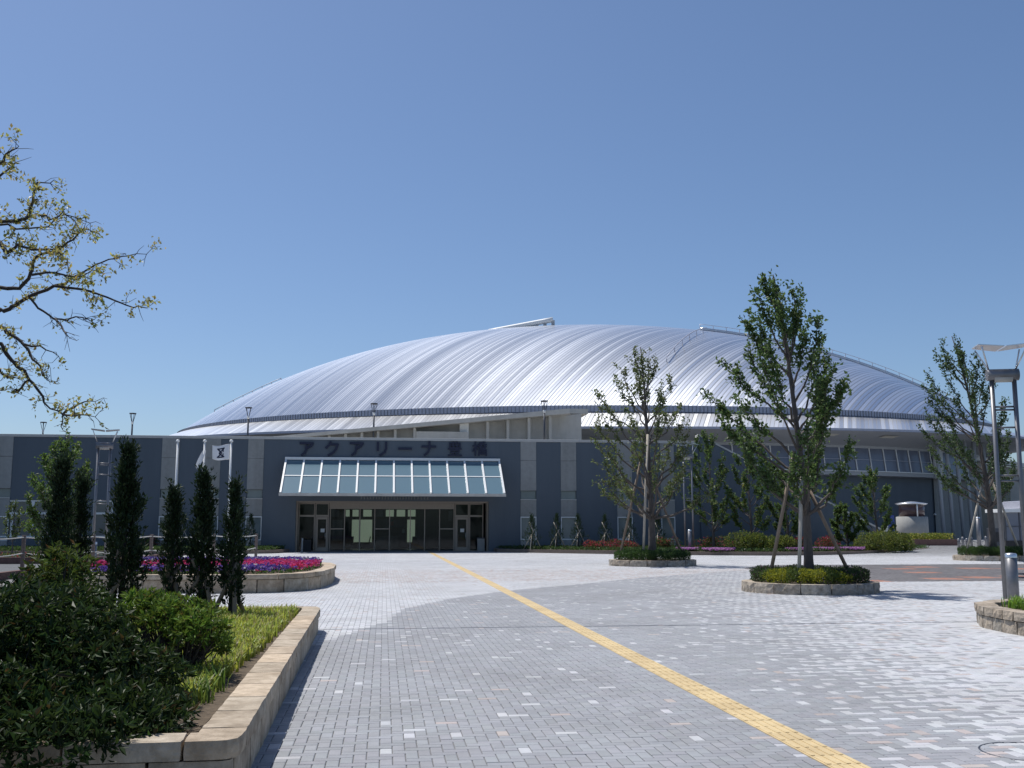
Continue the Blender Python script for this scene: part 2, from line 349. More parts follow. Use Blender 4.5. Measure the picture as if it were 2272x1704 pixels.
VV = np.stack([np.stack([mx_[idx] + sx * w2, my_[idx] + sy * d2, gz(mx_[idx], my_[idx])], -1) for sx, sy in ((-1, -1), (1, -1), (1, 1), (-1, 1))], 1)
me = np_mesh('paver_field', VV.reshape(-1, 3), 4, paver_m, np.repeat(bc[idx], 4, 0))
tag(link('paver_field', me, plaza), kind='stuff')
MB().box((-.8, 18.752, -.03), (3.3, 18.848, -.006)).box((3.6, 18.752, -.03), (14, 18.848, -.006)).build('slot_drain', darksteel_m, plaza)
# manhole ring let into the paving
MB().lathe([(.36, -.008), (.36, .002), (.375, .002), (.375, -.008)], 48, tuple(G(2285, 1668)[:2]) + (0,)).build('manhole_ring', darksteel_m, plaza)
MB().lathe([(.30, -.008), (.30, .002), (.312, .002), (.312, -.008)], 48, tuple(G(1560, 1745)[:2]) + (0,)).build('manhole_ring', darksteel_m, plaza)
# tactile strip
tact = empty('tactile_path', (3.45, 6.5, 0), 0, 'long straight yellow tactile guide strip across the grey paving', 'guide strip')
b = MB().box((-.149, 0, -.02), (.149, .297, .0015))
for k in range(4): b.box((-.115 + k * .0767 - .017, .012, .0015), (-.115 + k * .0767 + .017, .285, .0065))
tm = b.mesh('tactile_tile', tactile_m)
for k in range(243): link('tactile_tile', tm, tact, (0, k * .3, float(rng.normal() * .0006)))

# ------------------------------------------------------------------ foliage generators (numpy)
def nrm(a): return a / np.maximum(np.linalg.norm(a, axis=-1, keepdims=True), 1e-9)
def leaf_tris(C, A, size, asp, rng, fold=.25, shape=.45):
    """folded leaves: C centre/base, A axis direction, size length; returns tri vertices (N*2*3,3)"""
    N = len(C); A = nrm(A); S = nrm(np.cross(A, nrm(rng.normal(size=(N, 3))))); Nn = np.cross(S, A)
    L = size[:, None] if hasattr(size, '__len__') else size; w = L * asp
    base = C; tip = C + A * L - Nn * L * .12; l_ = C + A * L * shape + S * w * .5 + Nn * w * fold; r_ = C + A * L * shape - S * w * .5 + Nn * w * fold
    return np.stack([base, r_, tip, base, tip, l_], 1).reshape(-1, 3)
def leaf_obj(name, C, A, size, asp, colr, m, parent, rng, fold=.25, kind=None, shape=.45):
    V = leaf_tris(C, A, size, asp, rng, fold, shape)
    o = link(name, np_mesh(name, V, 3, m, np.repeat(colr, 6, 0)), parent)
    if kind: o['kind'] = kind
    return o
def vary(base, n, rng, amt=.35, hue=.12, alt=None, altp=.0):
    c = np.array(base)[None] * (1 + (rng.random((n, 1)) - .5) * 2 * amt) * (1 + (rng.random((n, 3)) - .5) * 2 * hue)
    if alt is not None:
        k = rng.random(n) < altp; c[k] = np.array(alt) * (1 + (rng.random((k.sum(), 1)) - .5) * amt)
    return np.clip(c, 0, 1)
def bez(p0, p1, p2, n):
    t = np.linspace(0, 1, n)[:, None]; return (1 - t) ** 2 * p0 + 2 * t * (1 - t) * p1 + t * t * p2

def broad_tree(name, base, H, prof, lean, nlimb, seed, label, cat='tree', leaf=(.055, .095, .03), lsize=.11, dens=1., tr=.13, t0=.2, wind=(-.35, 0, 0), group=None, alt=None, altp=0, clump=.16, asc=.36, bark=None):
    """young upswept street tree: leader, ascending limbs, twigs, leaves set along the twigs"""
    rng = np.random.default_rng(seed)
    root = empty(name, base, 0, label, cat, group)
    tp = [p[0] for p in prof]; tw = [p[1] for p in prof]
    axis = lambda t: np.array([lean[0] * t * t, lean[1] * t * t, H * t])
    mb = MB(); n = 14
    mb.tube([axis(t) + np.array([.02 * math.sin(9 * t), .02 * math.cos(7 * t), 0]) for t in np.linspace(0, 1, n)], [tr * (1.25 if i == 0 else 1) * (1 - .93 * (i / (n - 1)) ** .8) + .008 for i in range(n)], 8)
    C = []; A = []
    wv = np.array(wind)
    for k in range(nlimb):
        t = t0 + .08 + (1 - t0 - .1) * ((k + .5) / nlimb) ** .92
        az = k * 2.39996 + rng.normal() * .35
        r = np.interp(t, tp, tw) * (.72 + .38 * rng.random())
        ts = max(t0 * .95, t - asc * (.6 + .6 * rng.random()) * (1 - .45 * t))
        p0 = axis(ts); out = np.array([math.cos(az), math.sin(az), 0])
        p2 = axis(t) + out * r + wv * r * .35; p1 = p0 + (p2 - p0) * .5 + out * r * .22 - np.array([0, 0, .08 * H * (t - ts)])
        m = 9; pts = bez(p0, p1, p2, m); pts[1:] += rng.normal(size=(m - 1, 3)) * .025 * r
        r0 = tr * .42 * (1 - .6 * t); mb.tube(pts, [r0 * (1 - i / (m - 1)) + .006 for i in range(m)], 5, cap=False)
        nt_ = int((7 + 9 * r / max(tw)) * dens)
        for q in range(nt_):
            f = .38 + .62 * (q + rng.random()) / nt_
            i = min(int(f * (m - 1)), m - 2); a = pts[i] + (pts[i + 1] - pts[i]) * (f * (m - 1) - i)
            d = nrm(nrm(pts[i + 1] - pts[i]) * 1.1 + rng.normal(size=3) * .42 + np.array([0, 0, .5]) + wv * .5)
            L = (.26 + .42 * rng.random()) * (H / 9) ** .5 * (1.15 - .4 * f)
            e = a + d * L; mb.tube([a, (a + e) / 2 + rng.normal(size=3) * .02, e], [.007, .005, .003], 4, cap=False)
            nl = int(23 * dens * (.5 + rng.random()))
            s = rng.random(nl)[:, None] ** .8
            C.append(a + (e - a) * s * 1.1 + rng.normal(size=(nl, 3)) * clump * .33 * (H / 9) ** .5); A.append(d * .55 + rng.normal(size=(nl, 3)) * .75 + wv * .5 + np.array([0, 0, -.15]))
        nl = int(20 * dens); s = (.55 + .45 * rng.random(nl))[:, None]
        ii = np.clip((s[:, 0] * (m - 1)).astype(int), 0, m - 1); C.append(pts[ii] + rng.normal(size=(nl, 3)) * .1); A.append(rng.normal(size=(nl, 3)) + wv * .4)
    for q in range(int(8 * dens)):      # leader tip tuft
        a = axis(.82 + .18 * q / 8.); nl = int(22 * dens); C.append(a + rng.normal(size=(nl, 3)) * np.array([.09, .09, .14]) * (H / 9) ** .5); A.append(rng.normal(size=(nl, 3)) * .7 + np.array([0, 0, .6]) + wv)
    C = np.concatenate(C); A = np.concatenate(A)
    mb.build('trunk', bark or bark_m, root)
    leaf_obj('crown', C, A, lsize * (.7 + .6 * rng.random(len(C))), .62, vary(leaf, len(C), rng, .4, .12, alt, altp), leaf_m, root, rng)
    return root
def conifer_mesh(H, r, seed, n, leaf=(.022, .042, .02), spiky=1.):
    """columnar cypress: short upright sprays, ragged outline, a few gaps"""
    rng = np.random.default_rng(seed)
    ph = rng.random(6) * 6.28
    nb = int(n / 14); z = rng.random(nb) ** .85; az = rng.random(nb) * 6.283
    prof = np.interp(z, [0, .07, .28, .5, .72, .88, 1], [.28, .75, 1, .70, .36, .12, .0])
    lump = 1 + .30 * np.sin(az * 2 + ph[0] + z * 9) + .18 * np.sin(az * 3 - z * 14 + ph[1]) + .15 * rng.normal(size=nb)
    rad = r * prof * np.clip(lump, .4, 1.5) * (.45 + .55 * rng.random(nb) ** .6)
    P = np.stack([np.cos(az) * rad, np.sin(az) * rad, .06 * H + z * H * .92], -1)
    D = nrm(np.stack([np.cos(az) * .38, np.sin(az) * .38, np.ones(nb)], -1) + rng.normal(size=(nb, 3)) * .18)
    L = (.10 + .24 * rng.random(nb)) * spiky * (H / 2.4) ** .5
    s = rng.random((nb, 14)); C = (P[:, None] + D[:, None] * L[:, None, None] * s[..., None] + rng.normal(size=(nb, 14, 3)) * .018).reshape(-1, 3)
    A = (D[:, None] + rng.normal(size=(nb, 14, 3)) * .42).reshape(-1, 3)
    cl = np.repeat(1 + .5 * (rng.random((nb, 1)) - .5), 14, 0)
    return C, A, (.05 + .05 * rng.random(len(C))) * (H / 2.4) ** .4, vary(leaf, len(C), rng, .3, .1) * cl, rng
def conifer(base, H, r, seed, n, label, group=None, stakes=0, leaf=(.022, .042, .02), tall=.0, stake_mat=None, name='cypress', sth=.5):
    root = empty(name, base, 0, label, 'conifer', group)
    C, A, s, c, rg = conifer_mesh(H, r, seed, n, leaf)
    MB().tube([(0, 0, 0), (.01, 0, H * .5), (0, 0, H * .95)], [.05 * H / 2.4, .03 * H / 2.4, .008], 6).build('trunk', darkbark_m, root)
    leaf_obj('crown', C, A, s, .38, c, needle_m, root, rg, .2)
    if stakes: add_stakes(root, H, r, seed, stakes, stake_mat or stake_m, sth)
    return root
def add_stakes(root, H, r, seed, n, m, sth=.5, rad=.036, spread=2.3):
    a0 = seed * 1.7
    for k in range(n):
        a = a0 + k * 6.283 / n; MB().tube([(math.cos(a) * r * spread, math.sin(a) * r * spread, 0), (math.cos(a + 2.6) * r * .9, math.sin(a + 2.6) * r * .9, H * sth)], rad, 6).build('stake', m, root)
def shrub(base, rx, ry, h, seed, n, label, leaf, alt=None, altp=0, lsize=.07, cat='shrub', group=None, m=None, name='shrub', lumps=7):
    rng = np.random.default_rng(seed); root = empty(name, base, 0, label, cat, group)
    lc = np.stack([rng.uniform(-.6, .6, lumps) * rx, rng.uniform(-.6, .6, lumps) * ry, h * (.3 + .3 * rng.random(lumps))], -1)
    lr = np.stack([rx * (.35 + .2 * rng.random(lumps)), ry * (.35 + .2 * rng.random(lumps)), h * (.38 + .12 * rng.random(lumps))], -1)
    w = rng.integers(lumps, size=n); d = nrm(rng.normal(size=(n, 3)))
    C = lc[w] + d * lr[w] * (.62 + .42 * rng.random((n, 1)) ** .6); C[:, 2] = np.abs(C[:, 2]) * .96 + .02
    A = d * .6 + rng.normal(size=(n, 3)) * .6 + np.array([0, 0, .5])
    mb = MB()
    for k in range(min(lumps, 6)): mb.tube([(0, 0, 0), tuple(lc[k] * .5), tuple(lc[k])], [.02, .014, .006], 5)
    mb.build('stem', darkbark_m, root)
    leaf_obj('foliage', C, A, lsize * (.7 + .6 * rng.random(n)), .5, vary(leaf, n, rng, .35, .12, alt, altp), m or leaf_m, root, rng)
    return root
def blades(name, poly_fn, n, h, seed, leaf, parent, z, kind='stuff', wid=.012, alt=None, altp=0, lean=.5):
    """arching blades in tufts"""
    rng = np.random.default_rng(seed); P = poly_fn(rng, n // 9 + 1); P = np.repeat(P, 9, 0)[:n]
    zz = np.full(n, z) if np.isscalar(z) else z
    C = np.concatenate([P + rng.normal(size=(n, 2)) * .03, np.full((n, 1), z)], 1)
    az = rng.random(n) * 6.283; L = h * (.55 + .75 * rng.random(n)); o = np.stack([np.cos(az), np.sin(az), 0 * az], -1); s = np.stack([-np.sin(az), np.cos(az), 0 * az], -1) * wid * .5
    ln = lean * (.4 + rng.random((n, 1)))
    u = np.array([0, 0, 1.]); m1 = C + u * L[:, None] * .6 + o * L[:, None] * ln * .25; tip = C + u * L[:, None] * (1.0 - .35 * ln) + o * L[:, None] * ln * .8
    V = np.stack([C - s, C + s, m1 + s, m1 - s, m1 - s, m1 + s, tip + s * .2, tip - s * .2], 1).reshape(-1, 3)
    o_ = link(name, np_mesh(name, V, 4, grass_m, np.repeat(vary(leaf, n, rng, .35, .1, alt, altp), 8, 0)), parent)
    if kind: o_['kind'] = kind
    return o_
def in_poly(poly):
    poly = np.array(poly); lo, hi = poly.min(0), poly.max(0)
    def fn(rng, n):
        out = np.zeros((0, 2))
        while len(out) < n:
            P = lo + rng.random((n * 2, 2)) * (hi - lo); c = np.zeros(len(P), bool); j = len(poly) - 1
            for i in range(len(poly)):
                a, b_ = poly[i], poly[j]
                with np.errstate(divide='ignore', invalid='ignore'):
                    c ^= ((a[1] > P[:, 1]) != (b_[1] > P[:, 1])) & (P[:, 0] < (b_[0] - a[0]) * (P[:, 1] - a[1]) / (b_[1] - a[1]) + a[0])
                j = i
            out = np.concatenate([out, P[c]])
        return out[:n]
    return fn
# ------------------------------------------------------------------ front hall (long low block)
YF = 79.7; ZP = 8.58
hall = empty('entrance_hall', (0, YF, 0), 0, 'long low blue-grey entrance hall with pale pilasters and flat parapet', 'building')
HO = (0, YF, 0)
def hb(a, b, name, m, parent=None, bev=0):
    o = MB(HO).box(a, b).build(name, m, parent or hall, bev=bev); return o
XL, XR = -46., 24.7
pil = [(-28.2, -27.0), (-16.45, -15.2), (-13.4, -12.2), (-10.2, -9.03), (10.45, 11.67), (13.6, 14.82), (18.05, 19.25), (21.55, 22.65)]
EX0, EX1, EZ = -6.55, 8.0, 3.78
WINX = [(-46, -24.0), (-21.15, -19.75)]; WZ0, WZ1 = 1.1, 3.78
edges = [XL] + [v for p in pil for v in p] + [XR]
for i in range(0, len(edges), 2):
    a, b_ = edges[i], edges[i + 1]
    holes = [(max(a, h0), min(b_, h1), z0, z1) for h0, h1, z0, z1 in [(w[0], w[1], WZ0, WZ1) for w in WINX] + [(EX0, EX1, 0, EZ)] if h1 > a and h0 < b_]
    x = a
    for h0, h1, z0, z1 in holes:
        if h0 > x: hb((x, YF, 0), (h0, YF + .4, ZP - .18), 'wall_panel', blue_m)
        if z0 > 0: hb((h0, YF, 0), (h1, YF + .4, z0), 'wall_panel', blue_m)
        hb((h0, YF, z1), (h1, YF + .4, ZP - .18), 'wall_panel', blue_m); x = h1
    if b_ > x: hb((x, YF, 0), (b_, YF + .4, ZP - .18), 'wall_panel', blue_m)
hb((XL, YF - .06, ZP - .18), (XR, YF + .46, ZP + .02), 'parapet_coping', coping_m, bev=.015)
for k in range(-7, 5): hb((k * 5.03 - .012, YF - .066, ZP - .18), (k * 5.03 + .012, YF - .04, ZP + .024), 'coping_joint', gutter_m)
hb((XL, YF + .4, 7.9), (XR, 94.0, 8.05), 'roof_deck', conc_m)
hb((XL, 93.6, 0), (XR, 94, 7.9), 'rear_wall', blue_m)
for (a, b_) in pil:
    p = MB(HO); y0 = YF - .05
    o = hb((a, y0, 6.95), (b_, YF + .38, ZP - .181), 'pilaster_panel', grey_m, bev=.012)
    hb((a, y0, 4.62), (b_, YF + .38, 6.935), 'pilaster_panel', grey_m, bev=.012)
    w1 = hb((a + .03, YF + .12, 3.97), (b_ - .03, YF + .3, 4.6), 'window', pglass_m)
    hb((a, y0 - .02, 3.90), (b_, YF + .3, 3.97), 'sill', coping_m, w1)
    hb((a, y0, 2.66), (b_, YF + .38, 3.89), 'pilaster_panel', grey_m, bev=.012)
    w2_ = hb((a + .06, YF + .1, .95), (b_ - .06, YF + .3, 2.55), 'window', pglass_m)
    f = MB(HO)
    f.box((a, y0, 2.55), (b_, YF + .1, 2.64)).box((a, y0, .86), (b_, YF + .1, .95)).box((a, y0, .95), (a + .055, YF + .1, 2.55)).box((b_ - .055, y0, .95), (b_, YF + .1, 2.55))
    f.build('window_frame', white_m, w2_)
    hb((a, y0, 0), (b_, YF + .38, .85), 'pilaster_panel', grey_m, bev=.012)
# ribbon windows left
for (w0, w1) in WINX:
    n = max(1, round((w1 - w0) / 1.36)); st = (w1 - w0) / n
    for k in range(n):
        x0, x1 = w0 + k * st, w0 + (k + 1) * st
        if x1 < -34: continue
        w = hb((x0 + .09, YF + .14, WZ0 + .1), (x1 - .09, YF + .18, WZ1 - .1), 'window', wglass_m)
        f = MB(HO); f.box((x0 + .001, YF + .03, WZ0), (x0 + .1, YF + .2, WZ1)).box((x1 - .1, YF + .03, WZ0), (x1 - .001, YF + .2, WZ1)).box((x0 + .1, YF + .03, WZ1 - .1), (x1 - .1, YF + .2, WZ1)).box((x0 + .1, YF + .03, WZ0), (x1 - .1, YF + .2, WZ0 + .1)).box((x0 + .1, YF + .03, 2.75), (x1 - .1, YF + .2, 2.9))
        f.build('window_frame', alu_m if False else white_m, w)
# stair wall sloping down at the right end
sw = empty('stair_wall', (24.72, YF, 0), 0, 'blue-grey wall whose top slopes down to the ground beside the hall', 'wall'); SO = (24.72, YF, 0)
MB(SO).slab([(24.72, 0), (41.0, 0), (41.0, .85), (24.72, 8.98)], YF - .12, YF + .3).build('wall', blue_m, sw)
MB(SO).bar((24.66, YF + .09, 9.09), (41.1, YF + .09, .88), .5, .12).build('coping', coping_m, sw)
MB(SO).box((24.55, YF - .17, ZP + .025), (24.72, YF + .35, 9.08)).build('end_post', coping_m, sw)
# steps behind it
st_ = MB(SO)
for k in range(44): st_.box((25 + k * .36, YF + .35, 0), (25 + (k + 1) * .36, YF + 2.6, 8.2 - k * .18))
st_.build('stair_flight', conc_m, sw)

# ---- lettering on the wall
GL = {'a': [[(.05, .88), (.93, .88), (.80, .68), (.60, .55)], [(.50, .70), (.47, .40), (.38, .20), (.18, .03)]],
      'ku': [[(.38, .97), (.28, .75), (.06, .55)], [(.33, .80), (.88, .80), (.76, .45), (.55, .2), (.24, .02)]],
      'ri': [[(.2, .92), (.2, .38)], [(.78, .95), (.78, .5), (.70, .25), (.38, .02)]],
      'bar': [[(.06, .5), (.94, .5)]],
      'na': [[(.03, .65), (.97, .65)], [(.55, .98), (.55, .5), (.45, .25), (.2, .02)]],
      'toyo': [[(.13, .90), (.87, .90), (.87, .58), (.13, .58), (.13, .90)], [(.13, .74), (.87, .74)], [(.38, 1), (.38, .58)], [(.62, 1), (.62, .58)], [(.03, .48), (.97, .48)],
               [(.22, .38), (.78, .38), (.78, .22), (.22, .22), (.22, .38)], [(.33, .19), (.40, .06)], [(.67, .19), (.60, .06)], [(.02, .02), (.98, .02)]],
      'hashi': [[(0, .7), (.38, .7)], [(.19, 1), (.19, 0)], [(.19, .68), (.0, .3)], [(.19, .68), (.36, .45)], [(.86, .98), (.5, .91)], [(.42, .8), (1, .8)], [(.7, .92), (.6, .75), (.42, .62)], [(.76, .8), (.98, .64)],
                [(.56, .62), (.87, .62), (.87, .50), (.56, .50), (.56, .62)], [(.45, 0), (.45, .4), (.98, .4), (.98, 0)], [(.58, .28), (.85, .28), (.85, .12), (.58, .12), (.58, .28)]]}
sign = empty('wall_lettering', (.7, YF, 7.1), 0, 'row of big dark navy raised Japanese letters above the glass canopy', 'lettering')
for g_, px in zip(('a', 'ku', 'a', 'ri', 'bar', 'na', 'toyo', 'hashi'), (680, 737, 791, 847.5, 898.5, 951, 1009, 1064)):
    c0 = W(px, 1011, YF); s = 1.06; sw_ = .1 if g_ in ('toyo', 'hashi') else .17
    mb = MB((.7, YF, 7.1)); q = 0
    for stc in GL[g_]:
        for (x0, z0), (x1, z1) in zip(stc[:-1], stc[1:]):
            d = math.hypot(x1 - x0, z1 - z0); ex = sw_ * .32 / s; ux, uz = (x1 - x0) / d * ex, (z1 - z0) / d * ex
            q += 1; yy = YF - .02 - .0013 * q
            A = (c0[0] + (x0 - ux - .5) * s, yy - .05, c0[2] + (z0 - uz) * s); B_ = (c0[0] + (x1 + ux - .5) * s, yy - .05, c0[2] + (z1 + uz) * s)
            mb.bar(A, B_, .13, sw_, Vector((-(z1 - z0), 0, (x1 - x0))).normalized())
    mb.build('letter', letter_m, sign)
# faint small lettering band below the canopy
sb = empty('small_lettering', (1.0, YF, 3.95), 0, 'faint thin line of small pale lettering under the glass canopy', 'lettering')
rg_ = random.Random(4)
mb = MB((1.0, YF, 3.95)); x = W(800, 1100, YF)[0]
while x < W(952, 1100, YF)[0]:
    w = .13 + .05 * rg_.random()
    for q in range(3):
        zz = 3.93 + q * .075; xa = x + rg_.random() * .04; mb.box((xa, YF - .03, zz), (xa + w * (.5 + .4 * rg_.random()), YF - .004, zz + .022))
    mb.box((x + w * .4, YF - .034, 3.92), (x + w * .4 + .025, YF - .005, 4.12)); x += w + .07
mb.build('letters', grey_m, sb)

# ---- glass canopy
ca = empty('glass_canopy', (.7, YF, 4), 0, 'sloping glass entrance canopy with white frame and two rows of panes', 'canopy'); CO = (.7, YF, 4)
cy0, cz0, cy1, cz1 = YF - .15, 6.9, YF - 3.9, 4.2; cxa, cxb = -7.35, 8.75
def cp(x, t, lift=0.):
    n = Vector((0, -(cz0 - cz1), (cy0 - cy1))).normalized(); return Vector((x, cy0 + (cy1 - cy0) * t, cz0 + (cz1 - cz0) * t)) + n * lift
MB(CO).box((cxa - .08, YF - .32, 6.86), (cxb + .08, YF - .002, 7.06)).build('top_beam', white_m, ca, bev=.01)
MB(CO).box((cxa - .1, cy1 - .16, cz1 - .16), (cxb + .1, cy1 + .1, cz1 + .03)).build('gutter', conc_m, ca, bev=.01)
stp = (cxb - cxa) / 12
for k in range(13):
    x = cxa + k * stp; MB(CO).bar(cp(x, .04, .02), cp(x, .985, .02), .13, .16, (cp(0, 0, 1) - cp(0, 0, 0))).build('rafter', white_m, ca)
MB(CO).bar(cp(cxa, .5, .015), cp(cxb, .5, .015), .08, .08, cp(0, 0, 1) - cp(0, 0, 0)).build('purlin', white_m, ca)
for k in range(12):
    for (t0, t1) in ((.03, .495), (.505, .985)):
        x0, x1 = cxa + k * stp + .06, cxa + (k + 1) * stp - .06
        MB(CO).add([cp(x0, t0, .01), cp(x1, t0, .01), cp(x1, t1, .01), cp(x0, t1, .01), cp(x0, t0, -.01), cp(x1, t0, -.01), cp(x1, t1, -.01), cp(x0, t1, -.01)],
                   [(0, 3, 2, 1), (4, 5, 6, 7), (0, 1, 5, 4), (1, 2, 6, 5), (2, 3, 7, 6), (3, 0, 4, 7)]).build('pane', cglass_m, ca)
for x in (cxa + .2, cxb - .2):
    MB(CO).bar((x, YF - .05, 4.35), (x, cy1 + .1, 4.2), .1, .14).build('tie', white_m, ca)

# ---- entrance: recess, glass front, doors, lobby
en = empty('entrance_screen', (.7, YF + 1.5, 0), 0, 'wide glazed entrance front with doors and beige frames under the canopy', 'entrance'); EO = (.7, YF + 1.5, 0)
YG = YF + 1.5
def eb(a, b, name, m, parent=None): return MB(EO).box(a, b).build(name, m, parent or en)
eb((EX0 - .01, YF + .401, 0), (EX0 + .12, YG - .06, EZ), 'jamb', beige_m); eb((EX1 - .12, YF + .401, 0), (EX1 + .01, YG - .06, EZ), 'jamb', beige_m)
eb((EX0 + .12, YF + .401, EZ - .1), (EX1 - .12, YG - .06, EZ), 'soffit', beige_m)
X = lambda px: float(W(px, 1180, YG)[0])
xs_side = [(X(662), X(698)), (X(699), X(729))], [(X(1009), X(1040)), (X(1041), X(1072))]
eb((X(730), YG - .12, 3.22), (X(1008), YG + .12, EZ), 'header', beige_m)
cm = [732, 764, 798, 831, 864, 910, 942, 975, 1007]
for a, b_ in zip(cm[:-1], cm[1:]):
    g_ = eb((X(a) + .04, YG, .08), (X(b_) - .04, YG + .02, 3.22), 'glass_panel', glass_m)
    eb((X(a) - .035, YG - .05, .0), (X(a) + .035, YG + .07, 3.22), 'mullion', beige_m)
eb((X(1007) - .035, YG - .05, 0), (X(1007) + .035, YG + .07, 3.22), 'mullion', beige_m)
eb((X(730), YG - .04, .0), (X(1008), YG + .06, .079), 'threshold', darksteel_m)
for a, b_ in ((732, 764), (831, 864), (975, 1007)): eb((X(a) + .05, YG - .03, 1.66), (X(b_) - .05, YG + .045, 1.74), 'rail', beige_m)
for (wa, wb), door in (((662, 698), 0), ((699, 729), 1), ((1009, 1040), 1), ((1041, 1072), 0)):
    x0, x1 = X(wa), X(wb)
    g_ = eb((x0 + .06, YG, .06), (x1 - .06, YG + .02, EZ - .12), 'glass_panel', glass_m)
    f = MB(EO).box((x0, YG - .06, 0), (x0 + .07, YG + .08, EZ - .1)).box((x1 - .07, YG - .06, 0), (x1, YG + .08, EZ - .1)).box((x0 + .07, YG - .06, 2.62), (x1 - .07, YG + .08, 2.76)).box((x0 + .07, YG - .05, 0), (x1 - .07, YG + .07, .06)).box((x0 + .07, YG - .05, EZ - .2), (x1 - .07, YG + .07, EZ - .1))
    f.build('frame', beige_m, en)
    if door:
        d = MB(EO).box((x0 + .09, YG - .09, .05), (x0 + .2, YG - .03, 2.6)).box((x1 - .2, YG - .09, .05), (x1 - .09, YG - .03, 2.6)).box((x0 + .2, YG - .09, 2.42), (x1 - .2, YG - .03, 2.6)).box((x0 + .2, YG - .09, .05), (x1 - .2, YG - .03, .3)).build('door', beige_m, en)
        MB(EO).tube([(x1 - .25, YG - .14, .9), (x1 - .25, YG - .14, 1.4)], .018, 8).build('handle', alu_m, d)
        eb((x0 + .42, YG - .1, 1.45), (x0 + .72, YG - .085, 1.72), 'notice', white_m, d)
# lobby room behind
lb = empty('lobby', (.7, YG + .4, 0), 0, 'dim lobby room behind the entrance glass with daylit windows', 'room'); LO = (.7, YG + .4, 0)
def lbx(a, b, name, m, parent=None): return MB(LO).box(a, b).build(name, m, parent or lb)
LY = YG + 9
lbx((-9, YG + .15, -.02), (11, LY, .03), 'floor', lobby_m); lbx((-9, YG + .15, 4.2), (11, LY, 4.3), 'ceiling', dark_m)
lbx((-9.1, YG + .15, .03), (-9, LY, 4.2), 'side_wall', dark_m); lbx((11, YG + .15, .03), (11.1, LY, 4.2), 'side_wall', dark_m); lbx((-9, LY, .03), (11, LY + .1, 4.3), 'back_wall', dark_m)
for xa, xb, ya, yb, em in ((735, 752, 1131, 1146, 0), (767, 776, 1131, 1146, 1), (782, 796, 1131, 1146, 1), (806, 825, 1131, 1146, 1), (833, 850, 1131, 1146, 0), (856, 874, 1131, 1146, 1), (880, 899, 1131, 1146, 1), (905, 922, 1131, 1146, 1),
                           (780, 797, 1153, 1203, 1), (799, 826, 1153, 1203, 1), (903, 921, 1153, 1203, 1), (884, 895, 1153, 1168, 1), (737, 760, 1153, 1200, 0), (995, 1003, 1134, 1156, 0)):
    p, q = W(xa, yb, LY - .02), W(xb, ya, LY - .02)
    w = lbx((p[0], LY - .05, p[2]), (q[0], LY - .02, q[2]), 'window', lit_m if em else bglass_m)
p, q = W(834, 1170, LY - 1.5), W(898, 1152, LY - 1.5)
lbx((p[0], LY - 1.6, p[2]), (q[0], LY - 1.5, q[2]), 'notice_board', letter_m)
p, q = W(834, 1200, LY - 1.5), W(884, 1178, LY - 1.5); lbx((p[0], LY - 1.9, .03), (q[0], LY - 1.3, 1.1), 'counter', lobby_m)
p, q = W(892, 1183, LY - 1.5), W(899, 1174, LY - 1.5); lbx((p[0], LY - 1.65, p[2]), (q[0], LY - 1.62, q[2]), 'notice', white_m)
p, q = W(867, 1166, LY - 1.6), W(873, 1157, LY - 1.6); lbx((p[0], LY - 1.65, p[2]), (q[0], LY - 1.62, q[2]), 'red_notice', mat('red_print', (.5, .08, .06), .6))
for px, rz_, lab in ((809, 0, 'dark lobby chair silhouetted before the daylit blind'), (772, 1.2, 'dark lobby chair beside the left glass panels'), (918, -1.2, 'dark lobby seat at the right of the daylit window')):
    c_ = W(px, 1208, YG + 5.5); r_ = empty('lobby_chair', (c_[0], YG + 5.5, .031), rz_, lab, 'chair', 'chairs inside the lobby')
    MB().box((-.35, -.3, .36), (.35, .3, .48)).build('seat', dark_m, r_, bev=.02); MB().add([(.3, -.3, .481), (.38, -.3, .481), (.5, -.3, 1.05), (.42, -.3, 1.05), (.3, .3, .481), (.38, .3, .481), (.5, .3, 1.05), (.42, .3, 1.05)], [(0, 1, 2, 3), (7, 6, 5, 4), (0, 4, 5, 1), (1, 5, 6, 2), (2, 6, 7, 3), (3, 7, 4, 0)]).build('backrest', dark_m, r_)
    for sx in (-1, 1):
        for sy in (-1, 1): MB().tube([(.3 * sx, .25 * sy, 0), (.28 * sx, .23 * sy, .36)], .02, 6).build('leg', dark_m, r_)
p_ = W(663, 1215, YF + .7); tag(MB().lathe([(0, 0), (.16, 0), (.16, .02), (.07, .04), (.065, .98), (.05, 1.0), (0, 1.0)], 16).build('sign_post', white_m, loc=(p_[0] + .25, YF + .7, .002)), 'short white post standing at the left jamb of the entrance', 'post')
p_ = W(1074, 1215, YF + .8); bn = empty('waste_bin', (p_[0] - .25, YF + .8, .002), 0, 'grey box bin standing at the right jamb of the entrance', 'bin')
MB().box((-.28, -.25, 0), (.28, .25, .95)).build('bin_body', grey_m, bn, bev=.02); MB().box((-.3, -.27, .951), (.3, .27, 1.03)).build('lid', darksteel_m, bn, bev=.01)
p_ = W(674, 1215, YF + .8); bn = empty('umbrella_stand', (p_[0] + .25, YF + .8, .002), 0, 'black box stand beside the white post at the entrance', 'stand')
MB().box((-.3, -.25, 0), (.3, .25, .85)).build('stand_body', dark_m, bn, bev=.02)
for k in range(3): MB().box((-.26 + k * .19, -.2, .85), (-.12 + k * .19, .2, .88)).build('slot', darksteel_m, bn)

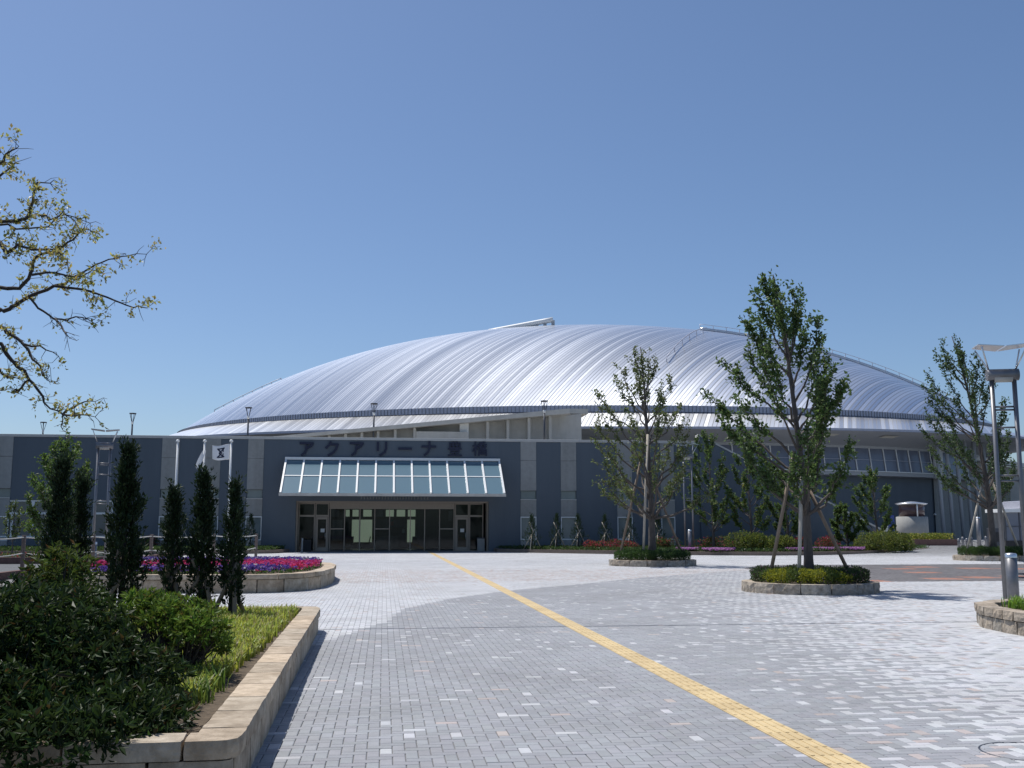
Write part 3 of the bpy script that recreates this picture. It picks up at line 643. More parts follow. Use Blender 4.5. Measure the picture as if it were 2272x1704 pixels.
# ------------------------------------------------------------------ wedge roof with concrete fins on the hall
wd = empty('fin_block', (4, 86, 8.05), 0, 'pale concrete roof block with upright fins under a rising wedge roof', 'building'); WO = (4, 86, 8.05)
YA, YB = 85.5, 92.5
tl = W(600, 969, YA); tr_ = W(1265, 906, YA); br = W(1265, 917, YA)
MB(WO).slab([(tl[0], tl[2] - .25), (tr_[0], br[2]), (tr_[0], tr_[2]), (tl[0], tl[2])], YA, YB).build('wedge_roof', conc_m, wd)
e0, e1 = W(1264, 907, YA + 1.5), W(1305, 918, YA + 1.5)
MB(WO).box((tr_[0] + .003, YA + 1.5, e1[2]), (e1[0], YB, e0[2])).build('roof_end', conc_m, wd)
slope = (br[2] - (tl[2] - .25)) / (tr_[0] - tl[0]); under = lambda x: min(tl[2] - .25 + slope * (x - tl[0]), br[2]) - .004
YW = YA + 1.5; xe = W(1290, 950, YW)[0]
def fin(x, y0, y1, t=.22):
    MB(WO).box((x - t / 2, y0, 8.052), (x + t / 2, y1, under(x - t / 2))).build('fin', conc_m, wd)
fx = [float(W(p, 960, YA + .5)[0]) for p in (695, 731, 767, 803, 839, 877, 920, 1082, 1127, 1174, 1221)]
for x in fx: fin(x, YA + .5, YW)
MB(WO).slab([(fx[0], 8.052), (xe, 8.052), (xe, e1[2] - .004), (tr_[0], under(tr_[0])), (fx[0], under(fx[0]))], YW + .002, YW + .3).build('back_wall', conc_m, wd)
q0, q1 = W(923, 957, YA + .4), W(1038, 957, YA + .4)
MB(WO).box((fx[6] + .13, YA + .4, 8.052), (q1[0], YA + .7, q0[2])).build('low_wall', conc_m, wd)
q0, q1 = W(1020, 957, YA + .9), W(1040, 937, YA + .9)
MB(WO).box((q0[0], YA + .9, 8.052), (q1[0], YA + 1.6, q1[2])).build('vent_box', white_m, wd)

# ------------------------------------------------------------------ arena with metal shell roof
DC = (27.347, 141.333); DA, DB, DN, DH, DZ, DR, DQ = 54.9, 40.9, 2.0, 14.565, 13.85, -.136, 2.5
ar = empty('arena', (DC[0], DC[1], 0), 0, 'big arena with silver standing-seam shell roof behind the hall', 'arena')
cr, sr = math.cos(DR), math.sin(DR)
def ell(t, da=0., r=1.): 
    u, v = (DA + da) * math.cos(t) * r, (DB + da) * math.sin(t) * r; return (u * cr - v * sr, u * sr + v * cr)
def ring(name, prof, m, t0=0, t1=2 * math.pi, n=240, smooth=True, parent=None):   # prof: list of (offset, z)
    mb = MB(); vs = []; k = len(prof); prof = [p if len(p) == 4 else p + (0, 0) for p in prof]; closed = abs(t1 - t0 - 2 * math.pi) < 1e-6; N = n if closed else n + 1
    for i in range(N):
        t = t0 + (t1 - t0) * i / n
        for o_, z, tp_, rs_ in prof: vs.append(ell(t, o_ * (1 + (.45 * math.cos(t) ** 2 if o_ > 1 else 0))) + (z + tp_ * abs(math.cos(t)) ** 3 + rs_ * math.cos(t) ** 2,))
    fs = [(i * k + j, ((i + 1) % N) * k + j, ((i + 1) % N) * k + j + 1, i * k + j + 1) for i in range(n) for j in range(k - 1)]
    mb.add(vs, fs, smooth); return mb.build(name, m, parent or ar)
mb = MB(); nr, ntt = 48, 288
rs = [1 - (1 - i / nr) ** 1.0 for i in range(nr + 1)]
vs = [ell(2 * math.pi * j / ntt, 0, max(r, .0005)) + (DZ + DH * (1 - r ** DQ),) for r in rs for j in range(ntt)]
fs = [(i * ntt + j, (i + 1) * ntt + j, (i + 1) * ntt + (j + 1) % ntt, i * ntt + (j + 1) % ntt) for i in range(nr) for j in range(ntt)]
mb.add(vs, fs, True); mb.build('roof_shell', roof_m, ar)
ring('gutter_band', [(.12, DZ + .05), (.12, DZ - .6, .55, 0), (-.3, DZ - .6, .55, 0)], gutter_m, smooth=False)
mb = MB()
for k in range(420):
    t = math.pi * (1.02 + .96 * k / 420); a, b_ = ell(t, .14), ell(t + .0008, .14); c_, d_ = ell(t, .18), ell(t + .0008, .18)
    mb.prism([a, c_, d_, b_], DZ - .6 + .55 * abs(math.cos(t)) ** 3, DZ + .04)
tag(mb.build('gutter_bracket', steel_m, ar), kind='stuff')
ring('roof_skirt', [(.1, DZ - .62, .55, 0), (3.1, 11.5, 0, .8)], skirt_m)
ring('eave_fascia', [(3.1, 11.5, 0, .8), (3.16, 11.49, 0, .8), (3.16, 11.26, 0, .8), (3.0, 11.24, 0, .8)], gutter_m, smooth=False)
ring('soffit', [(3.0, 11.25, 0, .8), (.2, 10.95, 0, .5), (-2.2, 10.45)], soffit_m)
ring('upper_wall', [(-2.2, 10.45), (-2.2, 10.2), (-2.35, 10.2)], soffit_m, smooth=False)
TG0, TG1 = math.pi * 1.36, math.pi * 1.80
npan = 34
ring('lower_wall', [(-3.2, 7.4), (-3.2, -.3)], blue_m)
ring('window_beam', [(-2.0, 7.7), (-1.9, 7.68), (-1.9, 7.3), (-3.2, 7.26)], soffit_m, smooth=False)
for k in range(npan):
    ta = TG0 + (TG1 - TG0) * k / npan; tb = TG0 + (TG1 - TG0) * (k + 1) / npan; e = (tb - ta) * .02
    P0, P1 = ell(ta + e, -2.0), ell(tb - e, -2.0); Q0, Q1 = ell(ta + e, -2.3), ell(tb - e, -2.3)
    ok = not (k in (13, 16, 17))
    MB().add([P0 + (7.72,), P1 + (7.72,), Q1 + (10.2,), Q0 + (10.2,)], [(0, 1, 2, 3)]).build('glass_pane', bglass_m, ar)
    if not ok:
        c0 = ell(ta + e, -1.96); c1 = ell(tb - e, -1.96); f0 = ell(ta + e, -2.06); f1 = ell(tb - e, -2.06)
        MB().add([c0 + (7.72,), c1 + (7.72,), f1 + (8.6,), f0 + (8.6,)], [(0, 1, 2, 3)]).build('ochre_panel', orange_m, ar)
    MB().bar(ell(ta, -1.93) + (7.7,), ell(ta, -2.24) + (10.21,), .09, .12, Vector((0, -1, 0))).build('mullion', white_m, ar)
ring('window_sill', [(-1.8, 7.69), (-1.8, 7.79), (-2.02, 7.79)], white_m, TG0, TG1, 120, smooth=False)
ring('window_rail', [(-2.06, 8.95), (-2.06, 9.0), (-2.12, 9.0)], gutter_m, TG0, TG1, 120, smooth=False)
for px in (1578, 1680, 1850, 1985):
    # cream vent panels on the soffit
    best = min(range(2000), key=lambda i: abs(math.atan2(*(np.dot(np.array(ell(TG0 + (TG1 - TG0 + .2) * i / 2000, 1.4) + (0,)) + np.array([DC[0], DC[1], -EYE]), v) for v in (_r, _f))) - math.atan((px - 1136) / 2300)))
    t = TG0 + (TG1 - TG0 + .2) * best / 2000; w = .9 / 50
    a, b_, c_, d_ = ell(t - w, 1.8), ell(t + w, 1.8), ell(t + w, .9), ell(t - w, .9)
    MB().add([a + (11.2,), b_ + (11.2,), c_ + (11.05,), d_ + (11.05,)], [(0, 1, 2, 3)]).build('soffit_panel', lightpanel_m, ar)
# end pier and columns under the eave at the right
def t_at(px, off):
    best = min(range(3000), key=lambda i: abs(math.atan2(*(np.dot(np.array(ell(math.pi * (1.4 + .6 * i / 3000), off) + (0,)) + np.array([DC[0], DC[1], -EYE]), v) for v in (_r, _f))) - math.atan((px - 1136) / 2300)))
    return math.pi * (1.4 + .6 * best / 3000)
TE = t_at(2093, -1.6); c_ = ell(TE, -1.7)
MB().lathe([(0, 7.2), (.55, 7.2), (.55, 10.8), (0, 10.8)], 24, (c_[0], c_[1], 0)).build('end_pier', white_m, ar)
for px in (2103, 2124, 2146, 2166, 2186, 2207):
    t = t_at(px, 1.5); c_ = ell(t, 1.2); MB().tube([(c_[0], c_[1], 0), (c_[0] - .1, c_[1] + .4, 11.3)], .2, 12).build('column', soffit_m, ar)
t0_, t1_ = t_at(2100, -2), t_at(2215, -2)
ring('side_cladding', [(-3.05, 10.7), (-3.05, 0)], grey_m, t0_, math.pi * 2.0, 40)
t = t_at(2080, -3); c_ = ell(t, -3.1); MB().lathe([(0, 0), (.16, 0), (.16, .12), (.1, .2), (0, .2)], 12, (c_[0], c_[1], 3.2)).build('wall_lamp', white_m, ar)
# ridge vent and safety rails on the roof
def onroof(X, Y):    # height of the roof at world XY
    x, y = X - DC[0], Y - DC[1]; u, v = x * cr + y * sr, -x * sr + y * cr
    r = math.hypot(u / DA, v / DB); return DZ + DH * max(0, 1 - r ** DQ)
def roofpt(px, lo=100, hi=150, dy=0):   # first roof point below the skyline at a photo column
    best = None
    for Y in np.linspace(lo, hi + 20, 300):
        P = W(px, 800, Y); z = onroof(P[0], P[1])
        if z <= DZ + .02: continue
        d = np.array([P[0], P[1], z]) - _c; e = (d @ _u) / (d @ _f)
        if best is None or e > best[0]: best = (e, P[0], P[1], z)
    return Vector(best[1:])
v0, v1 = roofpt(1085), roofpt(1228)
AR = (DC[0], DC[1], 0); ve = MB(AR); q = [v0 + (v1 - v0) * k / 8 for k in range(9)]
ve.tube([p + Vector((0, .2, -.25 + 1.0 * k / 8)) for k, p in enumerate(q)], [.34] * 9, 16).build('ridge_vent', white_m, ar)
for k in range(3, 9): MB(AR).cbox(q[k] + Vector((0, .2, -.75 + 1.0 * k / 8)), (.35, .5, .8)).build('vent_bracket', soffit_m, ar)
def rail(pts, name='safety_rail', h=.45, r=.05):
    pts = [Vector(p) for p in pts]; m = MB(AR); m.tube([p + Vector((0, 0, h)) for p in pts], r, 6)
    for p in pts[::2]: m.tube([p - Vector((0, 0, .05)), p + Vector((0, 0, h))], .045, 6)
    m.build(name, gutter_m, ar)
rail([roofpt(x) for x in np.linspace(480, 625, 15)], h=.22)
pr = [roofpt(x) for x in np.linspace(1555, 2125, 40)]
MB(AR).tube([p + Vector((0, .1, .18)) for p in pr], .2, 10).build('skyline_pipe', alu_m, ar)
rail(pr, h=.75, r=.035)
mid = []
for k in range(12):
    f = k / 11; X_ = 30 + 9 * f; Y_ = 107.5 + 14 * f; mid.append((X_, Y_, onroof(X_, Y_)))
rail(mid, 'roof_steps', .5, .06)

# annex far right
an = empty('annex_building', (66, 118, 0), 0, 'pale annex with sloping roof edge beyond the arena at the right', 'building'); AO = (66, 118, 0)
MB(AO).slab([(60, 0), (90, 0), (90, 7.2), (60, 11.2)], 118, 140).build('wall', conc_m, an)
MB(AO).bar((59.5, 117.6, 11.6), (90, 117.6, 7.5), 1.2, .5).build('roof_edge', white_m, an)
for k in range(10):
    w = MB(AO).box((60.4 + k * 1.5, 117.9, .8), (61.8 + k * 1.5, 117.97, 6.2)).build('window', wglass_m, an); MB(AO).box((60.28 + k * 1.5, 117.8, .7), (60.4 + k * 1.5, 118.0, 6.3)).build('frame', white_m, w)
# ------------------------------------------------------------------ stone walls, planters
from mathutils import noise as mnoise
def at(px, d, z=0.):                 # survey: spot at forward distance d in the direction of a photo column
    xc = (px - 1136) / FPX * d; return (xc * math.cos(YAW) + d * math.sin(YAW), d * math.cos(YAW) - xc * math.sin(YAW), z)
def path_fn(pts, closed=False):
    P = [Vector((p[0], p[1], 0)) for p in pts]
    if closed: P.append(P[0])
    L = [0]
    for a, b_ in zip(P[:-1], P[1:]): L.append(L[-1] + (b_ - a).length)
    def tan(i):
        if closed: a, b_ = P[(i - 1) % (len(P) - 1)], P[(i + 1) % (len(P) - 1)]
        else: a, b_ = P[max(i - 1, 0)], P[min(i + 1, len(P) - 1)]
        return (b_ - a).normalized()
    Ns = [Vector((-tan(i).y, tan(i).x, 0)) for i in range(len(P))]       # left of travel = inward
    def fn(s, w, z):
        s = min(max(s, 0), L[-1]); i = 0
        while i < len(L) - 2 and s > L[i + 1]: i += 1
        f = (s - L[i]) / max(L[i + 1] - L[i], 1e-9); n = (Ns[i] * (1 - f) + Ns[i + 1] * f); n = n / max(n.length, .5)
        p = P[i] * (1 - f) + P[i + 1] * f + n * w; return (p.x, p.y, z)
    return fn, L[-1]
def rough_block(fn, s0, s1, w0, w1, z0, z1, cuts, amp, seed, off, m, parent, tint, name='stone', keep_top=.4):
    nx, ny, nz = cuts; idx = {}; vs = []; fs = []
    def vid(i, j, k):
        if (i, j, k) not in idx:
            a, b_, c = i / nx, j / ny, k / nz
            p = Vector(fn(s0 + (s1 - s0) * a, w0 + (w1 - w0) * b_, z0 + (z1 - z0) * c))
            q = p * 7 + Vector((seed * 3.1, seed * 1.7, seed)); d = mnoise.noise_vector(q) * amp + mnoise.noise_vector(q * 3.3) * amp * .5
            e = ((i in (0, nx)) + (j in (0, ny)) + (k in (0, nz)))
            if e >= 2:            # worn arrises
                cc = Vector(fn((s0 + s1) / 2, (w0 + w1) / 2, (z0 + z1) / 2)); dd = (cc - p); p = p + dd.normalized() * min(amp, .009) * (1.2 if e == 2 else 2)
            if k == nz: d.z *= keep_top
            if k == 0: d.z = 0
            idx[(i, j, k)] = len(vs); vs.append(tuple(p + d - Vector(off)))
        return idx[(i, j, k)]
    for i in range(nx):
        for j in range(ny):
            fs.append((vid(i, j, nz), vid(i + 1, j, nz), vid(i + 1, j + 1, nz), vid(i, j + 1, nz)))
    for k in range(nz):
        for i in range(nx):
            fs.append((vid(i, 0, k), vid(i + 1, 0, k), vid(i + 1, 0, k + 1), vid(i, 0, k + 1))); fs.append((vid(i + 1, ny, k), vid(i, ny, k), vid(i, ny, k + 1), vid(i + 1, ny, k + 1)))
        for j in range(ny):
            fs.append((vid(0, j + 1, k), vid(0, j, k), vid(0, j, k + 1), vid(0, j + 1, k + 1))); fs.append((vid(nx, j, k), vid(nx, j + 1, k), vid(nx, j + 1, k + 1), vid(nx, j, k + 1)))
    me = bpy.data.meshes.new(name); me.from_pydata(vs, [], fs); me.materials.append(m); set_col(me, np.repeat(np.array(tint)[None], len(vs), 0))
    return link(name, me, parent)
def stone_wall(root, off, pts, closed, courses, m, seed, amp, cuts=(4, 2, 2), stag=True):
    """courses: (z0, z1, w0, w1, stone length); every stone its own piece with an open joint"""
    rg = random.Random(seed); fn, L = path_fn(pts, closed)
    for ci, (z0, z1, w0, w1, ln) in enumerate(courses):
        n = max(3, round(L / ln)); cutsx = [L * (k + (rg.random() - .5) * .25) / n for k in range(n + 1)]
        cutsx[0] = 0; cutsx[-1] = L
        if not closed and stag and ci % 2: cutsx = [0] + [(a + b_) / 2 for a, b_ in zip(cutsx[:-1], cutsx[1:])] + [L]
        for a, b_ in zip(cutsx[:-1], cutsx[1:]):
            t = .86 + .3 * rg.random(); w = (rg.random() - .5) * .1
            rough_block(fn, a + .003, b_ - .003, w0, w1, z0 + .003, z1 - .002, cuts, amp, rg.random() * 50, off, m, root, (t * (1 + w), t, t * (1 - w)))

# near planter on the left
npl = empty('stone_planter', (-4.5, 12.5, 0), 0, 'long tan stone planter with grass and shrubs beside the paving', 'planter'); NO = (-4.5, 12.5, 0)
npath = [(-9.5, 7.0), (-3, 7.05), (-1.0, 7.1), (-.92, 7.16), (-.9, 7.3), (-.92, 9), (-.98, 13), (-1.04, 18.3), (-1.12, 18.75), (-1.5, 18.9), (-5, 18.95), (-9.5, 19)]
stone_wall(npl, NO, npath, False, [(-.02, .27, .03, .28, .8), (.27, .40, 0, .31, .72)], stone_m, 5, .006, (8, 4, 3))
npoly = [(-9.5, 7.38), (-1.3, 7.38), (-1.3, 18.6), (-9.5, 18.7)]
MB(NO).prism(npoly, -.02, .30).build('soil_bed', soil_m, npl)
gp = [(-1.5, 9.2), (-1.42, 12), (-1.42, 18.5), (-6.5, 18.5), (-6.5, 14), (-3.4, 11.5), (-1.9, 9.2)]
tag(blades('lily_turf', in_poly(gp), 30000, .17, 11, (.28, .34, .055), None, .295, wid=.016, alt=(.24, .22, .09), altp=.2), 'yellow-green lily turf covering the stone planter bed', 'grass')
gp2 = [(-1.6, 8.4), (-1.42, 9.2), (-1.42, 10.5), (-2.2, 10.5), (-2.4, 8.6)]
tag(blades('lily_turf', in_poly(gp2), 900, .2, 12, (.12, .19, .035), None, .295, wid=.018), 'sparse grass tufts under the dark laurel bush', 'grass')

def laurel(base, lumps, nwh, seed, label, leaf, lsize=.085, alt=None, altp=.0, stems=9, m=None, name='laurel_bush', nl=7, cat='bush'):
    rng = np.random.default_rng(seed); root = empty(name, base, 0, label, cat)
    lumps = np.array(lumps, float); vol = (lumps[:, 3] * lumps[:, 4] * lumps[:, 5]) ** .67; w = rng.choice(len(lumps), nwh, p=vol / vol.sum()); d = nrm(rng.normal(size=(nwh, 3)) + np.array([0, 0, .25]))
    P = lumps[w, :3] + d * lumps[w, 3:6] * (.55 + .5 * rng.random((nwh, 1)) ** .7); ok = (P[:, 2] > .06) | ((P[:, 1] < -1.55) & (P[:, 2] > -.12)); P, d = P[ok], d[ok]; n = len(P)
    ax = nrm(d * .7 + np.array([0, 0, .55]) + rng.normal(size=(n, 3)) * .3)
    s = nrm(np.cross(ax, rng.normal(size=(n, 3)))); t = np.cross(ax, s); a = (np.arange(nl) * 2.4)[None, :] + rng.random((n, 1)) * 6
    out = s[:, None] * np.cos(a)[..., None] + t[:, None] * np.sin(a)[..., None]; el = (.25 + .9 * rng.random((n, nl)))[..., None]
    A = (out + ax[:, None] * el).reshape(-1, 3); C = (P[:, None] - ax[:, None] * (rng.random((n, nl, 1)) * .05) + out * .006).reshape(-1, 3)
    N = len(C); cw = np.repeat(1 + .5 * (rng.random((n, 1)) - .5), nl, 0)
    mb = MB()
    for k in range(0, n, max(1, n // (stems * 12))):
        p = P[k]; q = Vector((p[0] * .25, p[1] * .25, .0)); mb.tube([q, (Vector(p) + q) / 2 + Vector(rng.normal(size=3) * .05), Vector(p)], [.016, .009, .004], 5, cap=False)
    mb.build('stem', darkbark_m, root)
    V = leaf_tris(C, A, lsize * (.65 + .6 * rng.random(N)), .36, rng, .22, .48)
    link('foliage', np_mesh('foliage', V, 3, m or gloss_m, np.repeat(vary(leaf, N, rng, .3, .12, alt, altp) * cw, 6, 0)), root)
    return root
laurel((-2.8, 8.55, .29), [(0, 0, .55, .9, .75, .52), (-.7, .2, .6, .75, .7, .5), (.5, -.25, .35, .6, .6, .4), (-.2, -.4, .25, 1.1, .6, .3), (.75, .3, .25, .5, .6, .3), (-1.3, .1, .7, .6, .6, .5), (-.2, -.95, .3, .95, .42, .3), (-1.0, -1.0, .35, .8, .45, .34), (.45, -.8, .2, .4, .4, .22), (.45, -1.2, .12, .5, .4, .25), (-.4, -1.35, .2, .8, .4, .36), (-1.3, -1.35, .3, .8, .4, .4), (.75, -1.35, .1, .5, .38, .24), (.85, -.8, .15, .45, .5, .26), (1.1, -.55, .12, .36, .5, .2), (1.12, -1.05, .1, .3, .3, .18)], 7600, 21,
       'large dark glossy laurel bush at the near stone corner', (.026, .050, .013), .078, (.06, .045, .015), .04)
laurel((-3.3, 11.4, .29), [(0, 0, .75, .42, .42, .55), (.12, -.2, .45, .55, .5, .45), (-.25, .1, .5, .45, .45, .5)], 900, 22, 'upright glossy bush rising behind the large laurel', (.065, .10, .02), .08, (.12, .07, .025), .07)
laurel((-2.0, 10.75, .29), [(0, 0, .62, .42, .42, .16), (.25, -.3, .5, .3, .3, .16), (-.3, .2, .66, .36, .36, .18), (.35, .1, .35, .22, .25, .12)], 520, 23, 'low open bright green shrub with bare stems above the grass', (.10, .17, .025), .075, (.14, .13, .03), .08, name='open_shrub', cat='shrub')
laurel((-4.6, 9.9, .29), [(0, 0, .5, .7, .8, .45), (-.6, .3, .55, .7, .7, .45), (.4, .5, .45, .6, .6, .4)], 1200, 24, 'rounded mid green bush left of the upright glossy bush', (.06, .11, .022), .08)

# columnar conifers in that planter
for k, (px, d, top, wpx, n, sk, lab) in enumerate(((140, 16.6, 1035, 62, 6500, 2, 'broad dark columnar cypress left of the lattice lamp tower'), (187, 17.2, 1068, 36, 3500, 0, 'slim dark cypress just right of the broad one'),
        (285, 16.8, 1005, 74, 9000, 3, 'tallest and fattest dark cypress in the stone planter'), (392, 17.4, 1090, 40, 4500, 3, 'thin cypress under the bare flagpole'), (457, 17.2, 1062, 54, 6500, 3, 'staked cypress below the furled flag'), (524, 17.0, 1080, 44, 5000, 3, 'staked cypress at the grassy end of the planter, below the emblem flag'))):
    p = at(px, d, .295); ztop = EYE + (1172 - top) * d / FPX
    conifer(p, ztop - .295, wpx / 2 * d / FPX * .88, 30 + k, int(n * .8), lab, 'cypresses in the stone planter', sk, (.024, .044, .02), sth=.42)

# flower planter
fpl = empty('flower_planter', (-5, 35, 0), 0, 'tan stone planter filled with red and violet flowers', 'planter'); FO = (-5, 35, 0)
fpath = [(-9.5, 30.2), (-6, 29.5), (-3.9, 29.25), (-2.9, 29.5), (-2.2, 30.2), (-1.75, 31.6), (-1.55, 34), (-1.6, 37), (-1.9, 39.3), (-2.7, 40.6), (-4.2, 41.2), (-9.5, 41.4)]
stone_wall(fpl, FO, fpath, False, [(-.02, .36, .04, .34, 1.0), (.36, .50, 0, .42, .9)], stone_m, 8, .012, (4, 2, 2))
fin_ = [(-9.4, 30.7), (-6, 30), (-3.9, 29.75), (-3.1, 29.95), (-2.65, 30.5), (-2.25, 31.8), (-2.05, 34), (-2.1, 37), (-2.4, 39), (-3, 40.1), (-4.4, 40.7), (-9.4, 40.9)]
MB(FO).prism(fin_, -.02, .44).build('soil_bed', soil_m, fpl)
def flowers(name, label, poly, n, z, h, seed, cols, petal=.055, grp=None, leafn=None):
    rng = np.random.default_rng(seed); P = in_poly(poly)(rng, n); root = empty(name, tuple(np.mean(poly, 0)) + (z,), 0, label, 'flowers', grp); o = np.array(root.location)
    C = np.concatenate([P, (z + h * (.45 + .55 * rng.random(n)))[:, None]], 1) - o
    c = np.array([cols(x, y, rng) for x, y in P]); c = c * (.75 + .5 * rng.random((n, 1)))
    tris = []; cc = []
    for k in range(3):
        a = rng.random(n) * 6.283; A = np.stack([np.cos(a), np.sin(a), .25 + .5 * rng.random(n)], -1); tris.append(leaf_tris(C, A, petal * (.8 + .5 * rng.random(n)), .95, rng, .1, .6)); cc.append(np.repeat(c, 6, 0))
    tag(link('blossoms', np_mesh('blossoms', np.concatenate(tris), 3, petal_m, np.clip(np.concatenate(cc), 0, 1)), root), kind='stuff')
    m = leafn or n; P = in_poly(poly)(rng, m); C = np.concatenate([P, (z + h * .6 * rng.random(m))[:, None]], 1) - o
    tag(leaf_obj('leaves', C, rng.normal(size=(m, 3)) * .6 + np.array([0, 0, .6]), np.full(m, petal * 1.2), .5, vary((.05, .10, .025), m, rng), leaf_m, root, rng), kind='stuff')
    return root
VIO, RED, MAG, WHT = (.11, .06, .26), (.46, .035, .08), (.42, .05, .19), (.5, .48, .45)
def bandcol(x, y, rng):
    u = rng.random(); yy = y + .6 * math.sin(x * 2.1)
    if yy < 31.6: return WHT if u < .13 else (RED if u < .2 else VIO)
    if yy < 33.2: return MAG if u < .35 else (VIO if u < .5 else RED)
    if yy < 36.8: return MAG if u < .5 else RED
    return VIO if u < .85 else WHT
flowers('pansy_bed', 'banded bed of violet, red and magenta pansies in the stone planter', fin_, 7500, .44, .24, 41, bandcol, .072, None, 9000)

# round planters with trees
def round_planter(name, c, r, hgt, label, seed, nst, hedge_label, hedgecol, hh):
    root = empty(name, (c[0], c[1], 0), 0, label, 'planter')
    pts = [(c[0] + r * math.cos(2 * math.pi * k / 40), c[1] + r * math.sin(2 * math.pi * k / 40)) for k in range(40)]
    stone_wall(root, (c[0], c[1], 0), pts, True, [(-.02, hgt, 0, .30, 2 * math.pi * r / nst)], rough_m, seed, .03, (6, 2, 3))
    MB().lathe([(0, hgt - .04), (r - .28, hgt - .04), (r - .28, -.02)], 40).build('soil_bed', soil_m, root)
    rng = np.random.default_rng(seed); n = 19000
    az = rng.random(n) * 6.283; rr = (r - .26) * np.sqrt(.12 + .88 * rng.random(n)); lump = .5 + .5 * np.sin(az * 7 + rr * 3) * np.cos(az * 3 + 1)
    z = hgt - .04 + (hh * (.68 + .32 * lump)) * rng.random(n) ** .55
    edge = sstep(r - .55, r - .26, rr); z = hgt - .04 + (z - hgt + .04) * (1 - .22 * edge)
    C = np.stack([rr * np.cos(az), rr * np.sin(az), z], -1); A = np.stack([np.cos(az) * .4, np.sin(az) * .4, 0 * az + .7], -1) + rng.normal(size=(n, 3)) * .6
    cc = np.array([hedgecol(a, q) for a, q in zip(az, rng.random(n))]) * (.7 + .6 * rng.random((n, 1)))
    h = empty('hedge', (c[0], c[1], 0), 0, hedge_label, 'hedge')
    leaf_obj('foliage', C, A, .055 * (.7 + .6 * rng.random(n)), .55, np.clip(cc, 0, 1), leaf_m, h, rng)
    stm = MB()
    for k in range(14): a = k * .45; stm.tube([(math.cos(a) * (r - .8), math.sin(a) * (r - .8), hgt - .05), (math.cos(a) * (r - .75), math.sin(a) * (r - .75), hgt + hh * .5)], .012, 5)
    stm.build('stem', darkbark_m, h)
    return root
def hc1(a, q):
    if 3.3 < a < 5.1: return (.22, .24, .025) if (q < .8 and math.sin(a * 9) > -.5) else (.07, .11, .025)
    return (.035, .065, .02) if q < .85 else (.09, .05, .06)
T1 = at(1785, 29.6)[:2]; T2 = at(1443, 50)[:2]; T3 = at(2191, 58)[:2]
round_planter('round_planter', T1, 1.87, .28, 'round rough stone planter around the tall staked tree', 51, 15, 'mixed yellow-green and dark low hedge around the tall tree', hc1, .46)
round_planter('round_planter', T2, 2.07, .28, 'round rough stone planter around the wide tree before the hall', 52, 13, 'dark green low hedge ring around the wide tree', lambda a, q: (.035, .075, .02) if q < .9 else (.06, .11, .03), .55)
round_planter('round_planter', T3, 2.1, .28, 'round rough stone planter near the chain bollards', 53, 13, 'dark green low hedge ring near the chain bollards', lambda a, q: (.04, .08, .02), .55)
t1 = broad_tree('street_tree', (T1[0], T1[1], .23), 8.85, [(0, .3), (.2, .55), (.33, 1.2), (.5, 2.05), (.6, 2.1), (.73, 1.55), (.86, 1.05), (1, .12)], (-.75, 0), 34, 61, 'tall staked young tree with upswept branches in the near round planter', leaf=(.075, .125, .04), lsize=.12, dens=1.0, tr=.15, t0=.22)
for a, b_, m in (((-1.15, .1, 0), (-.28, .05, 3.7), stake_m), ((-.62, -.75, 0), (-.16, -.12, 3.0), palestake_m), ((1.35, .1, 0), (.12, .05, 2.6), stake_m)): MB().tube([a, b_], .055, 8).build('stake', m, t1)
t2 = broad_tree('street_tree', (T2[0], T2[1], .23), 10.3, [(0, .3), (.17, 1.6), (.27, 3.2), (.42, 2.6), (.6, 2.3), (.78, 1.9), (.9, 1.1), (1, .12)], (-.4, 0), 44, 62, 'wide vase-shaped tree in the round planter before the hall', leaf=(.10, .13, .045), lsize=.13, dens=.75, tr=.2, t0=.2)
for a, b_, m in (((-1.6, .1, 0), (-.3, .05, 5.4), stake_m), ((-.6, -.6, 0), (-.15, -.15, 6.0), palestake_m), ((1.6, .1, 0), (.15, .05, 3.8), stake_m)): MB().tube([a, b_], .06, 8).build('stake', m, t2)
t3 = broad_tree('street_tree', (T3[0], T3[1], .23), 12.3, [(0, .3), (.25, 1.5), (.4, 2.4), (.6, 2.3), (.78, 1.9), (.9, 1.1), (1, .15)], (-1.7, 0), 40, 63, 'tall leaning tree behind the near lattice lamp tower', leaf=(.065, .105, .04), lsize=.14, dens=.85, tr=.2, t0=.22, wind=(-.6, 0, 0))
for a, b_, m in (((-1.6, .1, 0), (-.25, .05, 4.4), palestake_m), ((1.7, .1, 0), (.2, .05, 4.2), palestake_m)): MB().tube([a, b_], .06, 8).build('stake', m, t3)

# block planter at the right edge
bpl = empty('block_planter', (13.5, 16.5, 0), 0, 'low grassy planter of split stone blocks under the near lamp tower', 'planter'); BO = (13.5, 16.5, 0)
bpath = [(x - .2, y - .9) for x, y in [(17, 20.9), (13.2, 20.6), (12.0, 20.2), (11.2, 19.5), (10.75, 18.6), (10.6, 17.6), (10.6, 16.2), (10.75, 14), (11.2, 11.5)]]
stone_wall(bpl, BO, bpath, False, [(-.02, .22, .03, .33, .42), (.22, .38, 0, .36, .36)], rough_m, 15, .02, (4, 2, 2))
bin_ = [(17, 20.5), (13.3, 20.2), (12.2, 19.85), (11.5, 19.2), (11.1, 18.4), (10.97, 17.5), (10.97, 16.2), (11.1, 14), (11.6, 11.5), (17, 11.5)]
bin_ = [(x - .2, y - .9) for x, y in bin_]
MB(BO).prism(bin_[::-1], -.02, .32).build('soil_bed', soil_m, bpl)
